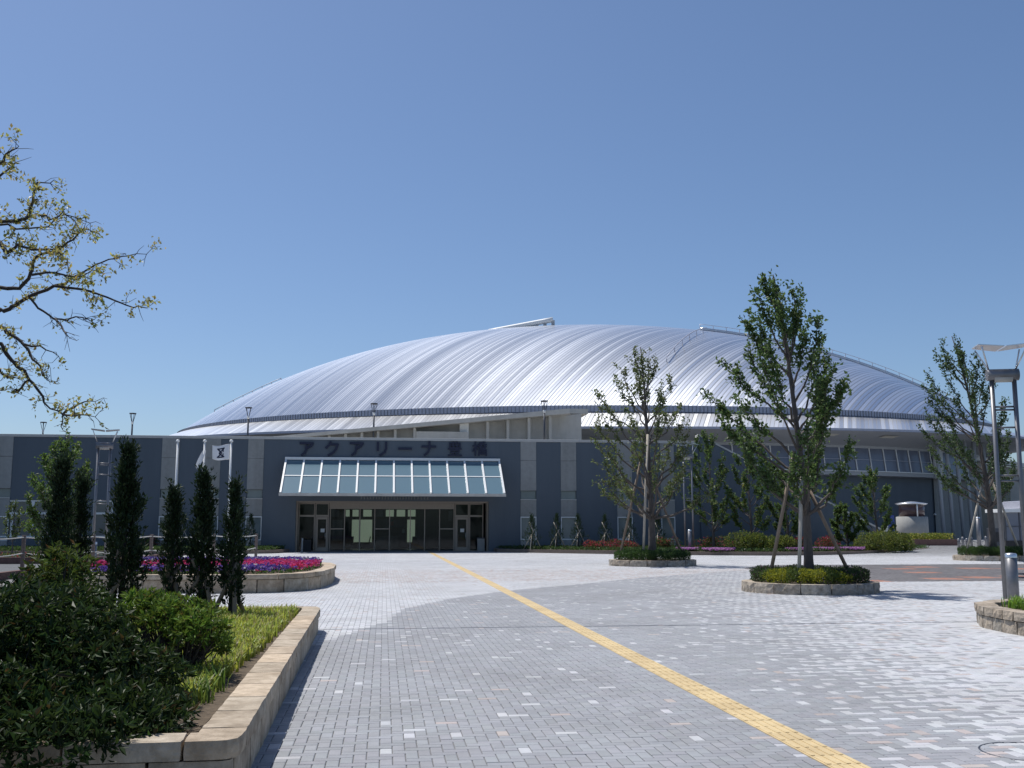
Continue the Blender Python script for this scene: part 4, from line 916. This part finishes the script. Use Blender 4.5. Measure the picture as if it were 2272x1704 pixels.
tag(blades('planter_grass', in_poly([(11.3, 18.1), (12.0, 18.9), (16, 19.4), (16, 12.1), (11.05, 13.1), (10.9, 15.6), (10.95, 17.1)]), 12000, .2, 17, (.13, .24, .03), None, .315, wid=.015), 'bright green grass in the split-block planter', 'grass')

# ------------------------------------------------------------------ lattice lamp towers with bollards
def lamp_tower(base, s, rz, label):
    root = empty('lamp_tower', base, rz, label, 'street lamp', 'lattice lamp towers')
    H = 5.05 * s; w = .24 * s
    for sx in (-1, 1): MB().tube([(sx * w, 0, 0), (sx * w, 0, H)], .052 * s, 12).build('post', steel_m, root)
    for z in (.62, .70, 2.75, 2.87, 3.95, 4.35, 4.42): MB().tube([(-w, 0, z * s), (w, 0, z * s)], .022 * s, 8).build('rung', steel_m, root)
    dr = MB().tube([(-w * 1.4, 0, H + .1 * s), (w * 1.4, 0, H + .1 * s)], .135 * s, 20).build('lamp_drum', steel_m, root)
    MB().tube([(-w * .8, -.02 * s, H + .02 * s), (w * .8, -.02 * s, H + .02 * s)], .095 * s, 16).build('lens', conc_m, dr)
    for sx in (-1, 1):
        for sy in (-1, 1):
            MB().tube([(sx * w * 1.2, 0, H + .22 * s), (sx * w * 2.0, sy * .3 * s, H + .72 * s)], .018 * s, 6).build('bracket', alu_m, root)
        MB().add([(sx * .02 * s, -.38 * s, H + .70 * s), (sx * .55 * s, -.3 * s, H + .76 * s), (sx * .55 * s, .3 * s, H + .76 * s), (sx * .02 * s, .38 * s, H + .70 * s),
                  (sx * .02 * s, -.38 * s, H + .72 * s), (sx * .55 * s, -.3 * s, H + .78 * s), (sx * .55 * s, .3 * s, H + .78 * s), (sx * .02 * s, .38 * s, H + .72 * s)],
                 [(0, 1, 2, 3), (7, 6, 5, 4), (0, 4, 5, 1), (1, 5, 6, 2), (2, 6, 7, 3), (3, 7, 4, 0)]).build('reflector', alu_m, root)
    return root
def bollard(base, h, r, label, group=None, name='steel_bollard'):
    root = empty(name, base, 0, label, 'bollard', group)
    MB().lathe([(0, 0), (r, 0), (r, h - .1), (r * .96, h - .099)], 24).build('body', steel_m, root)
    MB().lathe([(r * 1.02, h - .098), (r * 1.02, h - .03), (r * .85, h), (0, h + .01)], 24).build('cap', alu_m, root)
    return root
lp = at(2236, 24.0, 0); lamp_tower(lp, 1.03, -YAW - .18, 'tall steel lattice lamp tower behind the grassy block planter')
bp_ = at(2228, 23.3, 0); bollard(bp_, 1.2, .125, 'thick steel bollard in front of the near lamp tower')
lp = at(231, 43.0, 0); lamp_tower(lp, 1.0, -YAW + .35, 'steel lattice lamp tower among the cypresses before the hall')
bp_ = at(219, 42.4, 0); bollard(bp_, 1.2, .13, 'steel bollard beside the lamp tower among the cypresses')
lp = at(1525, 71.5, .2); lamp_tower(lp, 1.25, -YAW - .6, 'steel lattice lamp tower in the flower bed by the hall')
bp_ = at(1526, 70.6, .2); bollard(bp_, 1.45, .125, 'steel bollard among the pink flowers by the hall')

# roof terrace lamps
for k, (px, ty) in enumerate(((92, 937), (290, 917), (548, 904), (828, 895), (1208, 889))):
    d = (12.0 - EYE) * FPX / (1172 - ty); p = at(px, d, 8.05)
    lab = ['roof lamp above the ribbon windows, tip lowest', 'roof lamp right of the lattice lamp tower', 'roof lamp in front of the left end of the arena roof', 'roof lamp rising above the letters over the canopy', 'roof lamp before the concrete fins'][k]
    root = empty('roof_lamp', p, .3 * k, 'thin black ' + lab, 'street lamp', 'lamps on the hall roof')
    MB().tube([(0, 0, 0), (0, 0, 2.9)], .075, 10).build('pole', darksteel_m, root)
    for a in range(4):
        ca_, sa_ = math.cos(a * math.pi / 2 + .4), math.sin(a * math.pi / 2 + .4); MB().tube([(0, 0, 2.85), (ca_ * .26, sa_ * .26, 3.85)], .025, 6).build('bracket', darksteel_m, root)
    MB().lathe([(0, 3.85), (.3, 3.85), (.3, 3.93), (0, 3.96)], 20).build('reflector', darksteel_m, root)
    MB().lathe([(0, 2.9), (.09, 2.95), (.11, 3.15), (0, 3.2)], 12).build('lamp', white_m, root)

# flagpoles and flags
def pole(px, d, lab):
    p = at(px, d, 0); root = empty('flagpole', p, 0, lab, 'flagpole', 'white flagpoles'); h = EYE + (1172 - 982) * d / FPX
    MB().tube([(0, 0, 0), (0, 0, h)], [.075, .05], 12).build('mast', white_m, root); MB().lathe([(0, h), (.1, h), (.11, h + .06), (.06, h + .13), (0, h + .14)], 14).build('finial', white_m, root)
    MB().lathe([(.075, 0), (.16, 0), (.16, .1), (.075, .12)], 14).build('base', steel_m, root)
    return p, h
D_ = 60
pole(393, D_, 'bare white flagpole, no flag on it'); p2, h2 = pole(453, D_, 'white flagpole carrying the furled flag'); p3, h3 = pole(512, D_, 'white flagpole flying the emblem flag')
def flag_surf(p, h):
    def f(u, v, n=0):   # u along fly (towards left), v down
        x = -.08 - u * .95; y = .16 * math.sin(u * 5.0 + v * 1.2) * u; z = h - .12 - v * .9 - .18 * (1 - (1 - u) ** 1.5) * (.1 + v) + .05 * math.sin(u * 6 + 1) * u - .12 * u * (1 - v) + .22 * u * v * 0.9
        return Vector((x, y - n, z))
    return f
fl = empty('emblem_flag', p3, 0, 'white flag with black hourglass-like emblem blowing from its pole', 'flag'); fs_ = flag_surf(p3, h3)
mb = MB(); n_, m_ = 22, 14
mb.add([fs_(i / n_, j / m_) for j in range(m_ + 1) for i in range(n_ + 1)], [(j * (n_ + 1) + i, j * (n_ + 1) + i + 1, (j + 1) * (n_ + 1) + i + 1, (j + 1) * (n_ + 1) + i) for j in range(m_) for i in range(n_)], True)
o = mb.build('cloth', cloth_m, fl); sd = o.modifiers.new('t', 'SOLIDIFY'); sd.thickness = .008
em = MB()
def estroke(a, b_, w):
    N = 8; pts = [(a[0] + (b_[0] - a[0]) * i / N, a[1] + (b_[1] - a[1]) * i / N) for i in range(N + 1)]; d = math.hypot(b_[0] - a[0], b_[1] - a[1]); nx, ny = -(b_[1] - a[1]) / d * w / 2, (b_[0] - a[0]) / d * w / 2
    vs = []
    for (u, v) in pts: vs += [fs_(u + nx, v + ny, .012), fs_(u - nx, v - ny, .012)]
    em.add(vs, [(2 * i, 2 * i + 1, 2 * i + 3, 2 * i + 2) for i in range(N)], True)
for a, b_, w in (((.30, .22), (.72, .22), .085), ((.30, .80), (.72, .80), .085), ((.36, .25), (.60, .52), .085), ((.66, .25), (.46, .52), .085), ((.46, .52), (.66, .78), .085), ((.60, .52), (.36, .78), .085), ((.38, .25), (.38, .48), .06), ((.38, .56), (.38, .78), .06)): estroke(a, b_, w)
o = em.build('emblem', letter_m, fl)
fl = empty('furled_flag', p2, 0, 'white flag hanging limp and twisted on the middle pole', 'flag')
mb = MB(); vs = []
for j in range(13):
    v = j / 12
    for i in range(15):
        u = i / 14; c = (.10 - .45 * v ** 1.1) ; vs.append((c * 1.0 - .06 + .11 * math.sin(u * 6.283) * (.35 + .65 * math.sin(v * 3.0)), .06 * math.sin(u * 12.56 + v * 3) + .05 * math.cos(u * 6.283), h2 - .45 - v * 1.05 - .1 * math.sin(u * 6.28)))
mb.add(vs, [(j * 15 + i, j * 15 + i + 1, (j + 1) * 15 + i + 1, (j + 1) * 15 + i) for j in range(12) for i in range(14)], True); mb.build('cloth', cloth_m, fl)

# rope fence on the left
fp = [(at(-60, 36, 0)), at(65, 38, 0), at(218, 41, 0), at(345, 43.5, 0), at(482, 46.5, 0), at(575, 48.5, 0)]
rf = empty('rope_fence', fp[3], 0, 'brown post fence with two slack white ropes before the hall', 'fence'); RO = fp[3]
for p in fp: MB(RO).box((p[0] - .06, p[1] - .06, -.02), (p[0] + .06, p[1] + .06, 1.5)).build('post', post_m, rf, bev=.01)
for a, b_ in zip(fp[:-1], fp[1:]):
    for z, sag in ((1.42, .06), (.85, .1)):
        MB(RO).tube([(a[0] + (b_[0] - a[0]) * t, a[1] + (b_[1] - a[1]) * t - .07, z - sag * 4 * t * (1 - t)) for t in np.linspace(0, 1, 9)], .022, 6).build('rope', rope_m, rf)

# ------------------------------------------------------------------ beds along the hall
def kerb(root, off, pts, z, m, ln=1.0, w=.18, seed=1):
    fn, L = path_fn(pts, False); n = max(2, int(L / ln))
    for k in range(n):
        a, b_ = L * k / n + .004, L * (k + 1) / n - .004
        MB(off).add([fn(a, 0, -.02), fn(b_, 0, -.02), fn(b_, w, -.02), fn(a, w, -.02), fn(a, 0, z), fn(b_, 0, z), fn(b_, w, z), fn(a, w, z)], [(3, 2, 1, 0), (4, 5, 6, 7), (0, 1, 5, 4), (1, 2, 6, 5), (2, 3, 7, 6), (3, 0, 4, 7)]).build('kerb_stone', m, root)
rb = empty('planting_bed', (22, 72, 0), 0, 'curved planting bed with brown kerb right of the entrance', 'planting bed'); RBO = (22, 72, 0)
rp_ = [(8.35, 79.4), (8.4, 77.4), (9.4, 76), (13, 72.5), (17, 69), (20.5, 66.7), (24.4, 65.2), (28.5, 65.6), (33, 68), (38, 72.5), (43, 77.2)]
kerb(rb, RBO, rp_, .24, kerb_m)
rin = [(8.6, 79.3), (8.65, 77.6), (9.6, 76.2), (13.1, 72.8), (17.1, 69.3), (20.6, 67), (24.4, 65.5), (28.4, 65.9), (32.9, 68.3), (37.8, 72.7), (42.2, 76.9), (41.2, 79.3)]
MB(RBO).prism(rin, -.02, .19).build('soil_bed', soil_m, rb)
def groundcover(name, label, poly, n, z, h, seed, leaf, lsize=.12, alt=None, altp=0):
    rng = np.random.default_rng(seed); P = in_poly(poly)(rng, n); C = np.concatenate([P, (z + h * rng.random(n) ** .7)[:, None]], 1)
    o = leaf_obj(name, C, rng.normal(size=(n, 3)) * .6 + np.array([0, 0, .7]), lsize * (.7 + .6 * rng.random(n)), .5, vary(leaf, n, rng, .35, .12, alt, altp), leaf_m, None, rng)
    return tag(o, label, 'ground cover', kind='stuff')
groundcover('ground_cover', 'low green ground cover in the curved bed right of the entrance', rin, 26000, .18, .22, 71, (.045, .085, .025), .14)
lbp = [(-46, 73.2), (-20, 73.4), (-9.2, 74), (-7.6, 75.2), (-7.0, 77), (-6.9, 79.4)]
lbed = empty('planting_bed', (-20, 76, 0), 0, 'straight planting bed with brown kerb left of the entrance', 'planting bed'); LBO = (-20, 76, 0)
kerb(lbed, LBO, lbp, .24, kerb_m)
lin = [(-46, 73.5), (-20, 73.7), (-9.3, 74.3), (-7.9, 75.4), (-7.25, 77.1), (-7.2, 79.4), (-46, 79.4)]
MB(LBO).prism(lin, -.02, .19).build('soil_bed', soil_m, lbed)
groundcover('ground_cover', 'low green ground cover in the straight bed left of the entrance', lin, 24000, .18, .25, 72, (.045, .085, .025), .15)
# azaleas
k = 0
for px, d, w, h, red, lab in ((1315, 75, 1.0, .75, 1, 'red azalea left of the wide tree trunk'), (1372, 74.5, 1.3, .8, 1, 'red azalea just left of the wide tree trunk'), (1475, 74, 1.1, .9, .3, 'brownish azalea right of the wide tree trunk'), (1560, 75, 1.2, 1.0, .4, 'reddish azalea behind the bed lamp tower'), (1615, 75.5, 1.2, 1.0, .35, 'reddish azalea between bed lamp tower and yellow shrub'),
        (1760, 75, 1.1, 1.0, .8, 'red azalea behind the tall staked trunk'), (1830, 75.5, 1.3, 1.1, .9, 'bright red azalea below the sloping wall'), (40, 76.5, 1.6, 1.2, .35, 'reddish azalea hedge under the ribbon windows'), (110, 76.5, 1.5, 1.2, .3, 'reddish azalea hedge behind the broad cypress'), (345, 77, 1.2, 1.1, .3, 'reddish azalea beside the left pilaster'), (430, 77, 1.2, 1.0, .25, 'reddish azalea below the flagpoles')):
    k += 1; p = at(px, d, .18); shrub(p, w, .7, h, 80 + k, 1500, lab, (.05, .085, .025), (.30, .05, .05), red * .55, .11, 'shrub', 'azaleas along the hall', name='azalea')
for i, (px, d, w, h, lab) in enumerate(((1655, 70.5, 1.6, 1.3, 'rounded yellow-green shrub beside the sloping wall, left of the tall trunk'), (1715, 70.3, 1.3, 1.1, 'smaller rounded yellow-green shrub against the tall trunk'), (1930, 72.5, 1.9, 1.45, 'large rounded yellow-green shrub before the white drum kiosk'), (1985, 73.5, 1.2, 1.3, 'rounded yellow-green shrub at the pointed end of the bed'))):
    p = at(px, d, .18); shrub(p, w, 1.0, h, 100 + i, 4200, lab, (.14, .17, .035), (.06, .10, .025), .35, .12, 'shrub', 'yellow-green shrubs in the curved bed', name='round_shrub', lumps=9)
for i, (px, d, w, lab) in enumerate(((1522, 70.0, .75, 'pink phlox cushion around the steel bollard'), (1590, 69.0, 1.1, 'violet-pink phlox cushion right of the steel bollard'), (1765, 69.5, .9, 'pink phlox cushion behind the tall trunk'), (1815, 70.5, .8, 'pink phlox cushion right of the tall trunk'), (1875, 71.5, 1.1, 'pink phlox cushion before the large yellow shrub'))):
    p = at(px, d); poly = [(p[0] + w * math.cos(t) * (1 + .15 * math.sin(3 * t)), p[1] + .8 * math.sin(t)) for t in np.linspace(0, 6.2, 14)]
    flowers('phlox_cushion', lab, poly, 700, .19, .26, 110 + i, lambda x, y, rng: (.40, .17, .40) if rng.random() < .6 else (.44, .28, .42), .09, 'phlox cushions', 500)
# small staked conifers along the wall
cl = ['first staked little cone conifer right of the entrance', 'second staked little cone conifer right of the entrance', 'third staked little cone conifer right of the entrance', 'fourth staked little cone conifer right of the entrance', 'fifth staked little cone conifer, behind the wide tree', 'sixth staked little cone conifer, right of the wide trunk',
      'staked little cone conifer on the pilaster next to the entrance left', 'staked little cone conifer below the middle flagpole', 'staked little cone conifer below the bare flagpole']
for i, px in enumerate((1180, 1234, 1281, 1340, 1394, 1456, 562, 470, 413)):
    p = at(px, 76.2 - .2 * (i < 6) * i, .18); root = conifer(p, 2.5, .5, 120 + i, 2600, cl[i], 'staked cone conifers along the hall', 0, (.03, .055, .025), name='cone_conifer')
    for a in (0.2, 2.5, 4.4): MB().tube([(math.cos(a) * .75, math.sin(a) * .6, 0), (-math.cos(a) * .22, -math.sin(a) * .2, 2.0 if a < 1 else 1.5)], .03, 6).build('stake', palestake_m, root)
# bed trees
for i, (px, d, top, hw, lab) in enumerate(((1578, 74, 955, 1.55, 'tree beside the bed lamp tower against the blue wall'), (1662, 73, 990, 1.5, 'tree left of the tall staked tree, before the sloping wall'), (1742, 74, 1040, 1.2, 'small tree mostly behind the tall staked trunk'), (1938, 76, 1038, 1.5, 'slender tree beside the white drum kiosk'), (1872, 75, 1120, .9, 'little sapling at the foot of the sloping wall'))):
    p = at(px, d, .18); h = EYE + (1172 - top) * d / FPX - .18
    broad_tree('bed_tree', p, h, [(0, .3), (.2, .7 * hw), (.4, hw), (.65, hw), (.85, .6 * hw), (1, .15)], (-.3, 0), 20, 140 + i, lab, leaf=(.075, .125, .035), lsize=.17, dens=.75, tr=.11, t0=.16, group='trees in the curved bed', alt=(.2, .2, .04), altp=.08 if i == 1 else .02)
p = at(128, 33, 0); broad_tree('young_tree', p, 4.75, [(0, .2), (.3, .7), (.5, 1.0), (.75, .9), (.9, .55), (1, .15)], (.3, 0), 24, 150, 'light green young tree rising behind the broad cypress', leaf=(.075, .13, .03), lsize=.10, dens=.75, tr=.07, t0=.25, wind=(-.1, 0, 0))
p = at(40, 60, 0); broad_tree('sapling', p, 3.4, [(0, .2), (.3, .4), (.6, .6), (1, .1)], (0, 0), 12, 151, 'thin sapling tied up before the ribbon windows', leaf=(.08, .12, .03), lsize=.1, dens=.5, tr=.04, t0=.3)

# far left: kerb strip and gravel lot
lk = empty('lot_kerb', (-13.2, 55, 0), 0, 'low brown brick kerb along the lot at the far left', 'kerb'); kerb(lk, (-13.2, 55, 0), [(-13, 73), (-13.1, 50), (-13.2, 30)], .25, redkerb_m, 1.5, .25)
groundcover('weeds', 'weedy strip behind the rope fence', [(-34, 56), (-13.5, 56), (-13.5, 60), (-34, 60)], 5000, -.03, .4, 75, (.06, .09, .03), .18, (.25, .05, .04), .15)
lk = empty('lot_kerb', (-20, 55.4, 0), 0, 'brown brick kerb in front of the weedy strip', 'kerb'); kerb(lk, (-20, 55.4, 0), [(-34, 55.4), (-20, 55.4), (-13.5, 55.4)], .3, redkerb_m, 1.5, .3)

# ------------------------------------------------------------------ right side: kiosk, flower bed, bollards, shelter
kp = at(2016, 92, 0); kz = float(gz(kp[0], kp[1])); kp = (kp[0], kp[1], kz)
ks = empty('drum_kiosk', kp, 0, 'white half-round drum kiosk with thin disc roof by the dark wall', 'kiosk')
r_ = 1.33; MB().lathe([(0, 0), (r_, 0), (r_, 2.25), (r_ - .08, 2.28), (0, 2.28)], 36).build('drum', grey_m, ks)
MB().lathe([(0, 2.29), (r_ - .25, 2.29), (r_ - .25, 3.3), (0, 3.3)], 30).build('glazed_ring', mat('brown_glass', (.10, .06, .06), .15, var=.1), ks)
MB().lathe([(0, 3.32), (r_ - .1, 3.32), (r_ + .05, 3.40), (r_ + .02, 3.44), (.3, 3.6), (0, 3.62)], 36).build('disc_roof', alu_m, ks)
MB().tube([(-.15, -r_ + .05, 2.28), (-.15, -r_ + .05, 3.33)], .06, 8).build('post', white_m, ks)
sp = at(1970, 90, 0); sp = (sp[0], sp[1], float(gz(sp[0], sp[1])))
sg = empty('sign_pillar', sp, -.5, 'blue and white sign pillar left of the drum kiosk', 'sign')
MB().box((-.25, -.12, 0), (.25, .12, 2.4)).build('panel', navy_m, sg); MB().box((-.52, -.1, 0), (-.252, .1, 1.6)).build('white_panel', white_m, sg); MB().box((-.5, -.1, 1.9), (-.252, .1, 2.39)).build('white_panel', white_m, sg)
fb = at(2062, 86, 0); fz = float(gz(fb[0], fb[1]))
bed = empty('brick_bed', (fb[0], fb[1], fz), 0, 'red brick edged bed with yellow-green plants below the dark wall', 'planting bed')
x0, x1 = -4.2, 2.0
for k in range(13): MB().box((x0 + k * .477 + .004, -.15, -.1), (x0 + (k + 1) * .477 - .004, .1, .5)).build('brick_edge', redkerb_m, bed)
MB().box((x0, .102, -.1), (x1, 2.2, .42)).build('soil_bed', soil_m, bed)
rng = np.random.default_rng(77); n = 3500; C = np.stack([rng.uniform(x0, x1, n), rng.uniform(.1, 2.1, n), .42 + .5 * rng.random(n)], -1)
o = leaf_obj('bed_plants', C + np.array([fb[0], fb[1], fz]), rng.normal(size=(n, 3)) * .6 + np.array([0, 0, .8]), np.full(n, .16), .4, vary((.14, .18, .03), n, rng, .4, .1, (.5, .45, .1), .12), leaf_m, None, rng); tag(o, 'yellow-green plants growing in the red brick bed', 'plants', kind='stuff')
cb = []
for i, (px, d) in enumerate(((2116, 76), (2125, 80), (2134, 76.5), (2144, 80), (2176, 82))):
    p = at(px, d, 0); p = (p[0], p[1], float(gz(p[0], p[1]))); cb.append(p)
    root = empty('chain_bollard', p, 0, 'short grey bollard linked by a chain near the drum kiosk', 'bollard', 'short chain bollards')
    MB().lathe([(0, 0), (.1, 0), (.1, .82), (.06, .88), (0, .89)], 16).build('body', steel_m, root); MB().lathe([(.101, .66), (.115, .66), (.115, .72), (.101, .72)], 16).build('ring', darksteel_m, root)
for i, (a, b_) in enumerate(((0, 2), (1, 3), (3, 4))):
    A, B_ = cb[a], cb[b_]; tag(MB(A).tube([(A[0] + (B_[0] - A[0]) * t, A[1] + (B_[1] - A[1]) * t, A[2] + .66 + (B_[2] - A[2]) * t - .9 * t * (1 - t)) for t in np.linspace(0.06, .94, 9)], .03, 6).build('bollard_chain', steel_m, loc=A), 'slack grey chain hanging between short bollards', 'chain', 'chains between short bollards')
p = at(2161, 79, 0); p = (p[0], p[1], float(gz(p[0], p[1]))); bollard(p, 2.4, .15, 'tall slim steel light column beside the chain bollards', name='light_column')
# glass shelter / booth
p = at(2240, 70, 0); p = (p[0], p[1], float(gz(p[0], p[1])))
sh = empty('glass_shelter', p, -YAW, 'glass shelter with flat blue-grey roof at the right edge', 'shelter')
MB().box((-1.2, -1.2, 0), (2.6, 1.2, .9)).build('base', dark_m, sh)
for k in range(4):
    MB().box((-1.15 + k * .93, -1.15, .9), (-1.08 + k * .93, -1.08, 2.75)).build('mullion', darksteel_m, sh); w = MB().box((-1.07 + k * .93, -1.12, .91), (-.23 + k * .93, -1.1, 2.74)).build('glass', bglass_m, sh)
    MB().box((-1.07 + k * .93, -1.16, 1.8), (-.23 + k * .93, -1.125, 1.86)).build('rail', darksteel_m, w)
MB().box((-1.3, -1.35, 2.76), (2.8, 1.3, 2.98)).build('fascia', white_m, sh); MB().box((-.2, -1.5, 2.99), (3.2, 1.4, 3.5)).build('roof', gutter_m, sh, bev=.03)
MB().box((-1.14, 1.0, .9), (2.55, 1.1, 2.75)).build('back_panel', soffit_m, sh)
p = at(2192, 66, 0); p = (p[0], p[1], float(gz(p[0], p[1]))); vm = empty('ticket_machine', p, .1, 'dark blue upright machine left of the glass shelter', 'machine')
MB().box((-.22, -.3, 0), (.26, .3, 1.75)).build('cabinet', darksteel_m, vm, bev=.02); MB().box((-.16, -.315, .9), (.2, -.301, 1.5)).build('front_panel', dark_m, vm)

# ------------------------------------------------------------------ tree overhanging from the left
BR = [[(-250, 760), (-100, 715), (0, 690), (25, 682), (63, 659), (122, 633), (152, 638), (203, 646), (257, 667), (295, 684), (327, 682)], [(122, 633), (143, 629), (177, 608), (228, 583), (262, 566), (325, 564)],
      [(-260, 720), (-100, 645), (0, 638), (44, 640), (70, 610), (74, 570), (120, 557), (150, 540), (186, 507), (212, 517)], [(70, 610), (122, 604), (169, 614), (215, 600)], [(-240, 620), (-80, 510), (0, 494), (59, 484), (74, 443), (86, 405), (120, 399)],
      [(-40, 502), (0, 498), (38, 507), (105, 505), (139, 469), (172, 500)], [(59, 484), (84, 473), (110, 490), (143, 477), (200, 495)], [(-200, 600), (-60, 530), (0, 540), (19, 562), (38, 545), (72, 553), (127, 553), (148, 575)], [(-260, 760), (-100, 715), (0, 722), (25, 743), (55, 764), (76, 798), (97, 827), (114, 848)],
      [(-270, 790), (-120, 740), (0, 764), (25, 798), (46, 819), (63, 844), (93, 874), (99, 895), (139, 920), (139, 954)], [(139, 920), (173, 895), (211, 891)], [(139, 920), (169, 924), (211, 925)], [(65, 659), (84, 684), (122, 707), (160, 705), (186, 705), (211, 718)],
      [(-150, 480), (-40, 400), (0, 363), (17, 338), (42, 325)], [(0, 390), (20, 375), (35, 360)], [(55, 764), (90, 770), (130, 790)], [(63, 844), (40, 865), (30, 870)], [(122, 707), (140, 735), (155, 750)], [(0, 820), (15, 838), (28, 835)],
      [(-255, 600), (-200, 400), (-120, 250)], [(-260, 650), (-420, 420), (-520, 330)], [(-260, 700), (-420, 560), (-600, 520)], [(-200, 400), (-60, 300), (-20, 180)]]
TD = 13.0; tb_ = at(-265, 13.6, 0)
lt = empty('overhanging_tree', tb_, 0, 'nearly bare tree with thin dark branches and tiny yellow-green leaves reaching in', 'tree')
rng = np.random.default_rng(9); mb = MB(tb_)
def pt(px, py, d): v = ray(px, py); return _c + v * (d / (v[0] * math.sin(YAW) + v[1] * math.cos(YAW)))
top_ = pt(-260, 640, 13.6)
mb.tube([tb_, np.array(tb_) * .5 + top_ * .5 * np.array([1, 1, 1]) + np.array([.06, 0, 0]) - np.array([0, 0, 0]), top_, pt(-255, 520, 13.6)], [.2, .15, .12, .07], 10)
LC = []; LA = []
for bi, br_ in enumerate(BR):
    n = len(br_); d0 = 13.4 + rng.normal() * .35; dd = rng.normal() * .5
    P = np.array([pt(x, y, (13.6 if (x < -230) else d0 + dd * i / n)) for i, (x, y) in enumerate(br_)])
    r0 = .03 if br_[0][0] < -90 else .013
    f = np.linspace(0, (n - 1), (n - 1) * 3 + 1); Q = np.stack([np.interp(f, np.arange(n), P[:, k]) for k in range(3)], -1); Q[1:-1] += rng.normal(size=(len(Q) - 2, 3)) * .012
    mb.tube(Q, [r0 * (1 - i / (len(Q) - 1)) ** .8 + .004 for i in range(len(Q))], 6, cap=False)
    m = len(Q)
    for q in range(int(m * .25), m):
        for _ in range(2):
            if rng.random() < .7:
                a = Q[q]; d = nrm(nrm(Q[min(q + 1, m - 1)] - Q[max(q - 1, 0)]) * .6 + rng.normal(size=3) * .7); L = .07 + .17 * rng.random(); e = a + d * L; mm = (a + e) / 2 + rng.normal(size=3) * .02
                mb.tube([a, mm, e], [.0045, .0035, .002], 4, cap=False)
                if rng.random() < .8:
                    e2 = mm + nrm(d + rng.normal(size=3) * .8) * L * .6; mb.tube([mm, e2], [.003, .002], 4, cap=False)
                    for w_ in (e, e2, mm):
                        if rng.random() < (.72 if br_[-1][1] < 690 else .25):
                            k = rng.integers(4, 10); LC.append(w_ + rng.normal(size=(k, 3)) * .03); LA.append(rng.normal(size=(k, 3)) + np.array([0, 0, .3]))
for k in range(11):      # leafier out-of-frame limbs, added over the near bushes to shade them
    e = np.array([-3.9 - 2.2 * rng.random(), 8.2 + 3.4 * rng.random(), 3.9 + 2.0 * rng.random()]); Q = bez(top_, (top_ + e) / 2 + np.array([0, 0, .5]), e, 12); Q[1:] += rng.normal(size=(11, 3)) * .04
    mb.tube(Q, [.045 * (1 - i / 11) + .006 for i in range(12)], 6, cap=False)
    for q in range(4, 12):
        for _ in range(5):
            d = nrm(rng.normal(size=3) + np.array([0, 0, .2])); L = .2 + .35 * rng.random(); w_ = Q[q] + d * L; mb.tube([Q[q], w_], [.006, .003], 4, cap=False)
            n_ = 26; LC.append(Q[q] + (w_ - Q[q]) * rng.random((n_, 1)) * 1.15 + rng.normal(size=(n_, 3)) * .07); LA.append(rng.normal(size=(n_, 3)))
mb.build('trunk', darkbark_m, lt)
LC = np.concatenate(LC) - np.array(tb_); LA = np.concatenate(LA)
leaf_obj('crown', LC, LA, .055 * (.6 + .8 * rng.random(len(LC))), .55, vary((.27, .27, .08), len(LC), rng, .35, .12), leaf_m, lt, rng)
